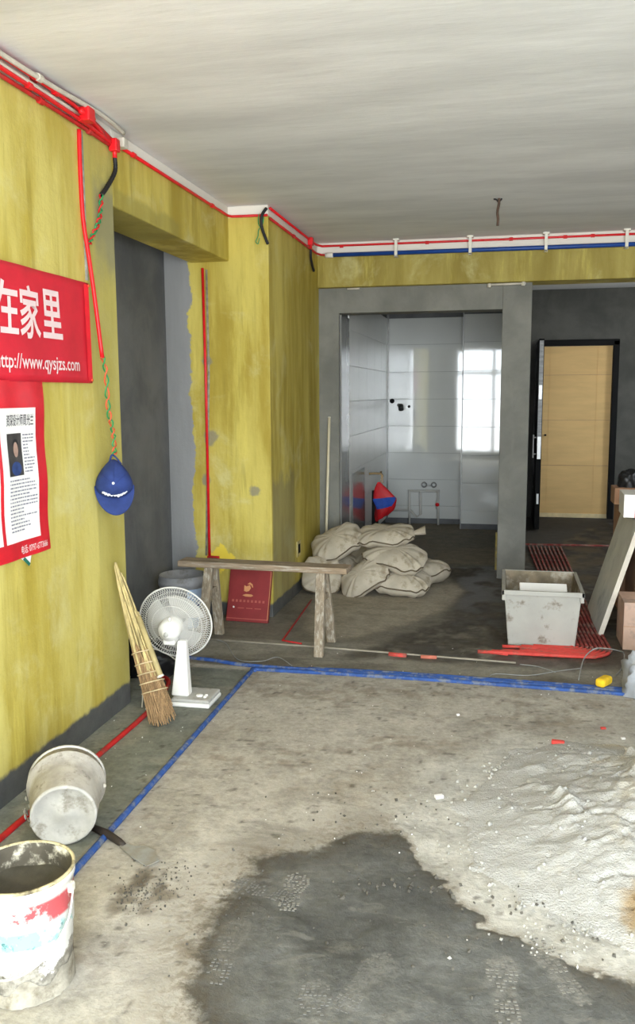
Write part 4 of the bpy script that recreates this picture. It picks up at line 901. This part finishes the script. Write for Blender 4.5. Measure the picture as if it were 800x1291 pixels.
# red printed box leaning on the corner block
rp = tag(empty('gift_box', (-1.645, 5.385, 0)), 'flat dark red box with gold emblem leaning on the yellow corner block', 'box')
th_ = -math.atan2(.11, .36); wv, hv_, tv = .148, .352, .03
RPm = Matrix.Rotation(math.radians(-4), 4, 'Z') @ Matrix.Rotation(th_*1.0, 4, 'X')
rp.matrix_world = Matrix.Translation(rp.location) @ RPm
MB().box((-wv, 0, .0), (wv, tv, hv_)).build('box_body', M_REDPANEL, rp, bevel=.005)
MB().box((-wv+.002, -.001, .018), (wv-.002, .002, .023)).build('lid_edge', M_GOLDF, rp)
MB().box((wv-.004, -.0015, .02), (wv-.001, .002, hv_-.01)).build('lid_edge', M_GOLD, rp)
def ftext(y): return lambda u, v: Vector((u, y, v))
def flat(name, pts, mat, d=-.0018): MB().add([(a, d, b) for a, b in pts], [tuple(range(len(pts)))]).build(name, mat, rp)
flat('emblem', [(-.035, .205), (-.036, .243), (-.02, .236), (.004, .246), (.012, .225), (0, .206), (-.018, .200)], M_GOLD)
flat('emblem', [(-.015, .250), (.002, .264), (.022, .252), (.028, .228), (.020, .232), (.012, .246), (-.002, .250)], M_GOLD)
flat('emblem', [(-.045, .176), (-.02, .185), (.02, .184), (.034, .176), (.018, .168), (-.022, .168)], M_GOLD)
for i in range(9): flat('faded_letter', [(-.115+.027*i, .130), (-.100+.027*i, .130), (-.100+.027*i, .146), (-.115+.027*i, .146)], M_GOLDF)
for u in (-.07, -.01, .05): flat('faded_letter', [(u, .088), (u+.045, .088), (u+.045, .093), (u, .093)], M_GOLDF)
MB().lathe([(.0001, .003), (.006, .002), (.007, 0)], 10, axis_frame((0, -1, 0), (-.10, 0, .095))).build('white_spot', M_WHITE, rp, True)

# ------------------------------------------------------------------ sacks
def sack(loc, rot, L_, W_, H_, seed, label, neck=False):
    o = empty('cement_sack', loc, tuple(math.radians(a) for a in rot)); sg = lambda v, e: math.copysign(abs(v)**e, v)
    def pt(th, ph):
        cu, su, cv, sv = math.cos(th), math.sin(th), math.cos(ph), math.sin(ph)
        x = L_/2*sg(cv, .75)*sg(cu, .5); y = W_/2*sg(cv, .75)*sg(su, .55); z = H_/2*sg(sv, .8)
        z *= 1-.45*abs(2*x/L_)**4-.15*abs(2*y/W_)**4
        wr = .010*math.sin(11*th+seed)*abs(cv)+.03*(float(fbm(x*1+seed, y+z*1.7+seed, 7, seed))-.5)
        z += wr+.012*math.sin(x*24+seed*2)*(1-abs(sv)); x *= 1+.5*wr; y *= 1+.8*wr+.05*math.sin(x*9+seed)
        return Vector((x, y, z))
    MB().grid(lambda u, v: pt(2*PI*u, -PI/2+PI*v), 44, 24, True).build('sack_body', M_SACK, o, True)
    MB().tube([pt(PI*1.12+PI*.80*i/24, .06)*1.012 for i in range(25)], .0055, 5).build('seam', M_SEAM, o, True)
    if neck:
        MB().grid(lambda u, v: pt(0, 0)*(.92)+Vector((.10*v, (.02+.05*v)*math.cos(2*PI*u)*(1+.2*math.sin(10*PI*u)), .02*v+(.012+.012*v)*math.sin(2*PI*u))), 20, 6, True).build('gathered_neck', M_SACK, o, True)
    return tag(o, label, 'sack')
sk = on(418, 690, 1, 6.35)
sack((-1.26, 6.80, .10), (0, 0, 4), .44, .34, .20, 1, 'sand-coloured sack on the floor against the corner block')
sack((-1.335, 6.36, .125), (64, 8, 12), .30, .27, .15, 2, 'sand-coloured sack propped upright behind the bench leg')
sack((-1.25, 6.54, .345), (26, -26, 8), .42, .33, .17, 3, 'plump sack on the heap nearest the yellow corner block')
sack((-1.00, 6.33, .125), (38, -32, 4), .40, .26, .17, 4, 'tilted sack at the front of the heap between bench and flat sacks', )
sack((-.72, 6.40, .085), (10, 4, -3), .42, .34, .17, 5, 'flat sack lowest at the front of the heap')
sack((-.60, 6.74, .10), (0, 0, 60), .44, .32, .19, 6, 'sack at the back of the heap facing the kitchen')
sack((-.79, 6.48, .262), (14, 9, -6), .48, .36, .17, 7, 'big sack in the middle of the heap lying across the flat one')
sack((-.88, 6.58, .412), (12, -4, 6), .46, .32, .12, 8, 'topmost sack of the heap with a gathered neck', True)
sack((-.99, 6.86, .19), (14, -16, 20), .42, .34, .18, 9, 'sack wedged at the back of the heap between the others')
# stick with red end stuck behind the sacks
p = on(491, 668, 1, 6.9); o = MB().box((-.02, -.015, -.06), (.02, .015, .05), Euler((0, .45, 0)).to_matrix().to_4x4()).build('wood_offcut', M_PVCD); o.location = (p.x, 6.78, p.z-.03)
tag(o, 'pale offcut with a dark stripe poking up behind the sacks', 'offcut')
# white rod
a_ = on(413, 527, 1, 7.02); rod = empty('plastic_rod', (-1.44, 6.98, 0)); Lr = Vector(rod.location)
MB().tube([Vector((-1.432, 6.96, .0))-Lr, Vector((a_.x, 7.085, a_.z))-Lr], .011, 10).build('tube', simple('cream_rod_plastic', (222, 212, 184), .06, 8, .5, .03), rod, True)
MB().tube([Vector((a_.x, 7.085, a_.z))-Lr, Vector((a_.x, 7.087, a_.z+.006))-Lr], .0125, 10).build('tube_end', M_PVC, rod, True)
tag(rod, 'tall cream plastic rod leaning by the kitchen opening', 'rod')

# ------------------------------------------------------------------ grey bin
bi = tag(empty('plastic_bin', (.245, 5.435, 0)), 'grey plastic bin with a wide rim on the floor beside the red conduits', 'bin')
def tray(x0, y0, x1, y1, h, t):
    V = []
    for (x, y, z) in ((x0, y0, 0), (x1, y1, h), (x1-t, y1-t, h), (x0-t, y0-t, t)):
        V += [(-x, -y, z), (x, -y, z), (x, y, z), (-x, y, z)]
    return V
V = tray(.193, .268, .222, .30, .345, .008)
fcs = [(3, 2, 1, 0)]+[(g+i, g+(i+1) % 4, g+4+(i+1) % 4, g+4+i) for g in (0, 4) for i in range(4)]
MB().add(V, fcs).build('body', M_BIN, bi, bevel=.006)
MB().add(V[8:], [(i, (i+1) % 4, 4+(i+1) % 4, 4+i) for i in range(4)]+[(4, 5, 6, 7)]).build('lining', M_BINI, bi)
m = MB()
for lo_, hi_ in (((-.236, -.314, .318), (.236, -.297, .347)), ((-.236, .297, .318), (.236, .314, .347)), ((-.236, -.314, .318), (-.219, .314, .347)), ((.219, -.314, .318), (.236, .314, .347))): m.box(lo_, hi_)
m.build('rim', M_BIN, bi, bevel=.003)
for s in (-1, 1): MB().box((s*.222-.012, -.312, .285), (s*.222+.012, -.296, .32)).build('rim_corner', M_BIN, bi, bevel=.004)
o = MB().box((-.14, -.05, -.02), (.14, .05, .02)).build('foam_block', M_WHITE, None, bevel=.004); o.location = (.255, 5.33, .305); o.rotation_euler = (.5, 0, .02); tag(o, 'pale foam block lying inside the grey bin', 'block')
o = lump('mortar_residue', .17, .24, .27, 9, M_BINI, .1, 3); o.location = (.245, 5.43, .009); tag(o, 'dried mortar filling the grey bin', 'mortar', kind='stuff')

# ------------------------------------------------------------------ leaning board and boxes on the right
bd = tag(empty('cement_board', (.592, 5.45, 0)), 'grey cement board leaning against the stacked cartons', 'board')
tpx, tpz = .80, .715                        # where the top edge rests
dd_ = Vector((tpx-.592, 0, tpz)).normalized(); nn_ = Vector((-dd_.z, 0, dd_.x)); hgt = Vector((tpx-.592, 0, tpz)).length
BM = frame(nn_, Vector((0, 1, 0)), dd_, (0, 0, 0))
MB().box((-.03, .004, .012), (.0, .70, hgt), BM).build('panel', M_BOARD, bd)
MB().box((-.03, .0, .012), (.0, .004, hgt), BM).build('edge_face', M_BOARDE, bd)
def carton(name, lo_, hi_, mat, label, cat='box', bevel=.004, rz=0):
    c_ = Vector(((lo_[0]+hi_[0])/2, (lo_[1]+hi_[1])/2, lo_[2])); o = empty(name, c_, (0, 0, rz))
    MB().box(Vector(lo_)-c_, Vector(hi_)-c_).build('box_body', mat, o, bevel=bevel); return tag(o, label, cat)
c1 = carton('carton', (.71, 5.20, 0), (1.15, 5.50, .285), M_CARD3, 'dusty carton standing on the floor in front of the cement board')
MB().box((-.22, -.152, .14), (.22, -.15, .143)).build('carton_seam', M_CARD2, c1)
carton('carton', (.84, 5.66, 0), (1.30, 6.15, .735), M_CARD2, 'tall brown carton hidden behind the leaning cement board')
pk = carton('tile_pack', (.815, 5.53, 0), (1.2, 5.60, .60), M_CARD2, 'brown slab pack with white straps behind the dusty carton', 'pack')
L = Vector(pk.location)
for k, xx in enumerate((.83, .99)): MB().box((xx-L.x, 5.526-L.y, .0), (xx+.035-L.x, 5.531-L.y, .60)).build('white_strap', M_WHITE, pk)
for k in range(16):
    z = .29+.0185*k; MB().box((.875-L.x, 5.527-L.y, z), (.98-L.x, 5.530-L.y, z+.009)).build('printed_bar', M_INK if k % 2 else M_LETTER, pk)
wr = carton('printed_box', (.735, 5.55, .735), (1.05, 5.85, .878), M_WHITE, 'white and red printed box on top of the carton stack', rz=-.03); L = Vector(wr.location)
MB().box((.80-L.x, 5.546-L.y, 0), (1.05-L.x, 5.552-L.y, .143)).build('red_print', simple('orange_red_print', (226, 74, 48), .1), wr)
carton('carton', (.752, 6.20, .735), (.93, 6.42, .85), M_CARD2, 'small brown carton behind the white and red box')
carton('carton', (.80, 6.20, 0), (1.35, 6.6, .735), M_CARD2, 'rear brown carton under the small carton and black bag')
hb_ = lump('tool_bag', .085, .07, .115, 12, M_BLACKBAG, .25, 3, fold=.1); hb_.location = (.86, 6.30, .85); tag(hb_, 'small black bag lying on the brown carton', 'bag')
hm = tag(empty('hard_hat', (1.0, 5.99, .735)), 'red hard hat sitting behind the white and red box', 'hard hat')
MB().lathe([(.001, .19), (.04, .183), (.075, .155), (.095, .11), (.10, .06), (.10, 0)], 26).build('shell', M_RED, hm, True)
MB().lathe([(.098, .004), (.125, .0), (.126, .004), (.10, .012)], 26).build('brim', M_RED, hm, True)
# grey plastic bag on the right edge
o = lump('plastic_bag', .17, .16, .22, 21, M_BAG, .3, 3.4, fold=.14); o.location = (.775, 4.42, 0); tag(o, 'crumpled grey plastic bag at the end of the blue conduits', 'bag')
# sponge
sp = MB().box((-.026, -.052, 0), (.026, .052, .044)).build('sponge', M_SPONGE, None, bevel=.015, seg=3); p = fl(760, 872); sp.location = (p.x+.005, 4.46, .022); sp.rotation_euler = (0, 0, -.55); tag(sp, 'yellow sponge resting on the blue floor conduits', 'sponge')
def chip(px_, py_, s, rz, mat, label, name='plastic_chip'):
    p = fl(px_, py_); o = MB().box((-s[0], -s[1], 0), (s[0], s[1], s[2]*2)).build(name, mat, None, bevel=min(s)*.4); o.location = (p.x, p.y, 0); o.rotation_euler = (0, 0, rz); return tag(o, label, 'chip')
chip(703, 938, (.027, .012, .008), -.12, M_REDF, 'red plastic chip lying behind the sand heap')
chip(760, 919, (.011, .008, .004), .3, M_REDF, 'tiny red chip on the floor between sponge and sand heap')
chip(785, 932, (.009, .007, .004), .3, M_WHITE, 'tiny white chip beside the sand heap')
chip(553, 1006, (.016, .01, .006), .5, M_WHITE, 'white plaster chip on the open floor before the sand heap', 'plaster_chip')
chip(577, 902, (.007, .006, .004), .5, M_WHITE, 'small white chip on the open floor in front of the blue conduits', 'plaster_chip')
chip(672, 994, (.026, .02, .018), .7, M_CLOD, 'pale angular lump at the foot of the sand heap', 'plaster_chip')

# ------------------------------------------------------------------ sand heap
def sand():
    n = 260; xs = np.linspace(-.45, 1.55, n); ys = np.linspace(1.85, 4.05, n); X, Y = np.meshgrid(xs, ys)
    a = fbm(X, Y, 2.2, 12); b = fbm(X, Y, 7, 13); c = fbm(X, Y, 24, 14)
    d = np.hypot((X-.72)/.86, (Y-3.02)/.80)+.35*(a-.5)+.12*(b-.5)
    h = .20*np.clip(1-d, 0, 1)**1.15*(.70+.6*b)
    h = np.minimum(h, .20+.05*(b-.5)); rid = np.abs(fbm(X+.3*Y, Y-.2*X, 5, 16)-.5)*2
    cl_ = fbm(X, Y, 11, 21, 3); clod = np.clip(cl_-.60, 0, 1)*.15*sstep(fbm(X, Y, 3, 22), .4, .6)
    crk = np.exp(-(np.abs(fbm(X*1.0+.4*Y, Y*1.6-.3*X, 4.5, 16)-.5)/.018)**2)
    h += np.clip(h*14, 0, 1)*(.012*(c-.5)+clod-.016*crk+.010*(fbm(X, Y, 55, 15, 4)-.5))
    Z = np.where(d < 1, np.maximum(h, 0)+.001, -.004)
    v = [(x, y, z) for x, y, z in zip(X.ravel(), Y.ravel(), Z.ravel())]; keep = (d < 1.02)
    f = []
    for j in range(n-1):
        for i in range(n-1):
            if keep[j, i] or keep[j+1, i] or keep[j, i+1] or keep[j+1, i+1]: q_ = j*n+i; f.append((q_, q_+1, q_+n+1, q_+n))
    k = Mat('mixed_sand_cement'); P, x, y, z = k.pos(); n1 = k.noise(3, 6, .65); n2 = k.noise(40, 5, .7)
    col = k.mix(k.ss(k.add(n1, k.mul(k.sub(x, .45), .55)), .42, .68), lin((184, 182, 176)), lin((190, 178, 152)))
    e = k.math('SQRT', k.add(k.math('POWER', k.sub(x, .50), 2.0), k.math('POWER', k.sub(y, 2.45), 2.0)))
    col = k.mix(k.ss(k.add(e, k.mul(k.sub(k.noise(7, 5), .5), .2)), .10, .16, .9, 0), col, lin((160, 136, 100)))
    col = k.mix(k.ss(n2, .6, .75, 0, .4), col, lin((150, 136, 110))); k.bump(k.add(k.noise(130, 3, .7), k.add(n2, k.noise(17, 7, .75))), .75, .010)
    m = MB(); m.v = v; m.f = f; r = random.Random(77)
    for i_ in range(900):
        a_, b_ = r.randrange(n), r.randrange(n)
        if d[a_, b_] > 1.05 or Z[a_, b_] < -.01: continue
        s_ = .0025+.012*r.random()**3; M_ = Matrix.Translation((X[a_, b_], Y[a_, b_], max(0, Z[a_, b_])+s_*.2)) @ Euler((r.random()*3, r.random()*3, r.random()*6)).to_matrix().to_4x4()
        vv = [Vector(q_)*s_*r.uniform(.6, 1.1) for q_ in ((1, 0, 0), (-1, 0, 0), (0, 1, 0), (0, -1, 0), (0, 0, .8), (0, 0, -.8))]
        m.add([M_ @ q_ for q_ in vv], [(0, 2, 4), (2, 1, 4), (1, 3, 4), (3, 0, 4), (2, 0, 5), (1, 2, 5), (3, 1, 5), (0, 3, 5)])
    o = m.build('sand_heap', k.fin(col, .95, .2), None, True)
    bm = bmesh.new(); bm.from_mesh(o.data); bmesh.ops.delete(bm, geom=[q_ for q_ in bm.verts if not q_.link_faces], context='VERTS'); bm.to_mesh(o.data); bm.free()
    return tag(o, 'low heap of pale sand and cement on the floor', 'sand heap', kind='stuff')
sand()
def crumbs(name, spots, mat, label, seed):
    r = random.Random(seed); m = MB()
    for (u, v, su, sv, nn, s0, s1) in spots:
        for i in range(nn):
            p = fl(u+r.gauss(0, su), v+r.gauss(0, sv)); s = r.uniform(s0, s1); M_ = Matrix.Translation((p.x, p.y, s*.3)) @ Euler((r.random()*3, r.random()*3, r.random()*6)).to_matrix().to_4x4()
            vv = [Vector(q_)*s*r.uniform(.6, 1.1) for q_ in ((1, 0, 0), (-1, 0, 0), (0, 1, 0), (0, -1, 0), (0, 0, .8), (0, 0, -.8))]
            m.add([M_ @ q_ for q_ in vv], [(0, 2, 4), (2, 1, 4), (1, 3, 4), (3, 0, 4), (2, 0, 5), (1, 2, 5), (3, 1, 5), (0, 3, 5)])
    return tag(m.build(name, mat), label, 'crumbs', kind='stuff')
crumbs('mortar_crumbs', [(640, 985, 25, 16, 130, .003, .011), (700, 960, 30, 6, 40, .004, .012), (630, 1080, 40, 40, 90, .003, .010), (720, 1180, 50, 20, 90, .002, .008), (560, 1040, 40, 30, 40, .002, .007)], M_CLOD, 'pale crumbs scattered round the sand heap', 5)
crumbs('damp_crumbs', [(500, 1118, 45, 8, 26, .004, .012), (690, 1135, 40, 14, 30, .003, .009), (560, 1180, 90, 40, 30, .003, .009), (470, 1030, 50, 15, 26, .003, .009), (200, 1108, 24, 14, 130, .001, .005), (175, 1130, 18, 10, 130, .001, .0055), (345, 1150, 60, 60, 16, .003, .008), (240, 1180, 60, 50, 20, .002, .007), (740, 1160, 30, 20, 18, .004, .01)], M_CLODD, 'dark damp crumbs scattered over the wet mixing patch', 6)
crumbs('white_flecks', [(300, 900, 150, 60, 30, .0015, .004), (650, 930, 80, 40, 20, .0015, .004), (150, 960, 60, 60, 12, .0015, .004), (400, 1000, 120, 60, 24, .0015, .004)], M_WHITE, 'tiny white plaster flecks on the open floor', 8)
# boot prints in the wet mortar
def bootprint(px_, py_, ang_, mat, label, ln=.27):
    p = fl(px_, py_); o = empty('boot_print', (p.x, p.y, 0), (0, 0, ang_)); m = MB(); r = random.Random(int(px_*7+py_))
    for j in range(22):
        t = j/21; w_ = float(np.interp(t, [0, .1, .3, .45, .7, .9, 1], [.024, .034, .030, .026, .044, .038, .014])); y = (t-.5)*ln
        if .36 < t < .46: continue
        nx = max(2, int(w_*2/.012))
        for i in range(nx):
            if r.random() < .35: continue
            x = -w_+2*w_*(i+.5)/nx; s = .0034; m.box((x-s*1.2, y-.0040, -.003), (x+s*1.2, y+.0026, -.0012))
    tag(m.build('tread', mat, o), 'pale tread marks', kind='stuff'); return tag(o, label, 'boot print')
bootprint(635, 1245, .10, M_TREAD, 'pale boot print in the wet patch below the sand heap')
bootprint(702, 1222, .42, M_TREAD, 'pale tilted boot print at the edge of the wet patch by the sand heap')
bootprint(460, 1235, -.35, M_TREADG, 'faint boot print near the middle of the wet patch', .25)
bootprint(370, 1122, .05, M_TREAD, 'short boot print at the far edge of the wet patch', .2)
bootprint(330, 1122, 1.35, M_TREADG, 'sideways boot print at the far edge of the wet patch', .22)
bootprint(287, 1195, .06, M_TREADG, 'faint boot print along the dry edge of the wet patch', .28)
bootprint(395, 1275, .15, M_TREADG, 'faint boot print low in the wet patch', .24)

# ------------------------------------------------------------------ kitchen fittings
t = tag(empty('pipe_rig', (-.9, 9.93, 0)), 'grey plastic water pipe loop standing at the kitchen tile wall', 'pipework')
M_PIPEG = simple('pale_grey_pipe', (196, 194, 188), .08, 10, .5, .05)
def kp(x, y): p = on(x, y, 1, 9.93); return Vector((p.x+.9, 0, p.z))
for name, pts in (('riser', [kp(516, 668), kp(516, 618)]), ('top_rail', [kp(514, 619), kp(554, 619)]), ('riser', [kp(552, 668), kp(552, 619)]), ('drop_pipe', [kp(530, 619), kp(530, 648), kp(525, 652), kp(514, 640)]), ('side_pipe', [kp(489, 643), kp(514, 643)])):
    for p in pts: p.z = max(p.z, .0)
    MB().tube(pts, .013, 8).build(name, M_PIPEG, t, True)
pv = kp(551, 636); MB().lathe([(.0001, .02), (.02, .016), (.024, 0), (.0001, -.012)], 12, axis_frame((0, -1, 0), pv+Vector((0, -.012, 0)))).build('valve_wheel', M_RED, t, True)
MB().tube([pv-Vector((0, 0, .05)), pv+Vector((0, 0, .05))], .017, 8).build('valve_body', M_PIPEG, t, True)
t = tag(empty('tap_outlets', (-.83, 10.0, .455)), 'pair of round pipe outlets on the kitchen tile wall', 'outlet')
for s in (-1, 1): MB().lathe([(.03, 0), (.035, .02), (.03, .03), (.02, .03), (.018, .0)], 16, axis_frame((0, -1, 0), (s*.055, .0, 0))).build('collar', M_TRIM, t, True)
MB().box((-.03, -.014, -.02), (.03, 0, .0)).build('bridge', M_TRIM, t)
t = tag(empty('gas_nozzle', (-1.16, 10.0, 1.35)), 'black threaded nozzle sticking out of the kitchen tile wall', 'nozzle')
MB().tube([(-.03, 0, .02), (0, -.06, .0)], .02, 10).build('stem', M_TRIM, t, True)
MB().tube([(0.0, -.05, .015), (.01, -.09, -.03)], .03, 10).build('cap', M_BLACK, t, True)
for nm, x, z, r, lb in (('wall_plug', -1.265, 1.415, .028, 'dark drilled hole with fitting in the kitchen tile corner'), ('wall_plug', -1.07, 1.352, .016, 'small dark plug in the kitchen tiles beside the black nozzle')):
    o = MB().lathe([(.0001, .02), (r*.7, .018), (r, .004), (r, -.0)], 14, axis_frame((0, -1, 0), (0, 0, 0))).build(nm, M_DOORB, None, True); o.location = (x, 10.004, z); tag(o, lb, 'plug')
o = MB().box((-.003, 0, 0), (.003, .68, .79)).build('grey_panel', M_LIN, None); o.location = (-1.31, 7.62, 0); o.rotation_euler = (0, -.008, 0); tag(o, 'grey sheet leaning on the kitchen side tiles', 'panel')
tp_ = tag(empty('tap', (-1.318, 8.62, .70)), 'brass wall tap on the kitchen side tiles', 'tap')
MB().tube(spline([(0, 0, 0), (.06, 0, .005), (.12, 0, 0), (.135, 0, -.03)], 5), .012, 8).build('spout', M_BRASS, tp_, True)
MB().tube([(.12, -.02, .02), (.12, .03, .02)], .008, 8).build('lever', M_BRASS, tp_, True); MB().tube([(.12, 0, 0), (.12, 0, .025)], .01, 8).build('valve_body', M_BRASS, tp_, True)
bg_ = tag(empty('shopping_bag', (-1.19, 8.60, .25)), 'red and blue shopping bag hanging from the kitchen tap', 'bag')
def kb(u, v):
    th = 2*PI*u; w = float(np.interp(v, [0, .15, .55, .85, 1], [.05, .085, .11, .05, .012])); k_ = 1+.22*math.sin(3*th+4*v)+.10*math.sin(7*th+9*v); return (w*math.cos(th)*k_+.03*math.sin(v*4), .5*w*math.sin(th)*k_, v*.37+.03*math.cos(th)*(1-v))
MB().grid(kb, 24, 14, True).build('bag_body', M_KBAG, bg_, True)
def kb2(u, v):
    th = PI+.25*PI+PI*.6*u; vv = .30+.28*v; w = float(np.interp(vv, [0, .15, .55, .85, 1], [.05, .085, .11, .05, .012]))+.004; k_ = 1+.22*math.sin(3*th+4*vv)+.10*math.sin(7*th+9*vv); return (w*math.cos(th)*k_+.03*math.sin(vv*4), .5*w*math.sin(th)*k_-.002, vv*.37+.03*math.cos(th)*(1-vv))
MB().grid(kb2, 12, 6).build('blue_print', simple('blue_print', (36, 76, 170), .2), bg_, True)
MB().tube(spline([(-.01, 0, .36), (0, 0, .41), (.006, 0, .44), (.012, 0, .41), (.012, 0, .36)], 4), .005, 6).build('bag_handle', simple('tan_cord', (190, 160, 120), .1), bg_, True)
o = MB().tube([(0, 0, 0), (.0, 0, .52)], .034, 10).build('standing_pipe', M_BLACK, None, True); o.location = (-1.27, 8.72, 0); tag(o, 'black waste pipe standing behind the red bag', 'pipe')
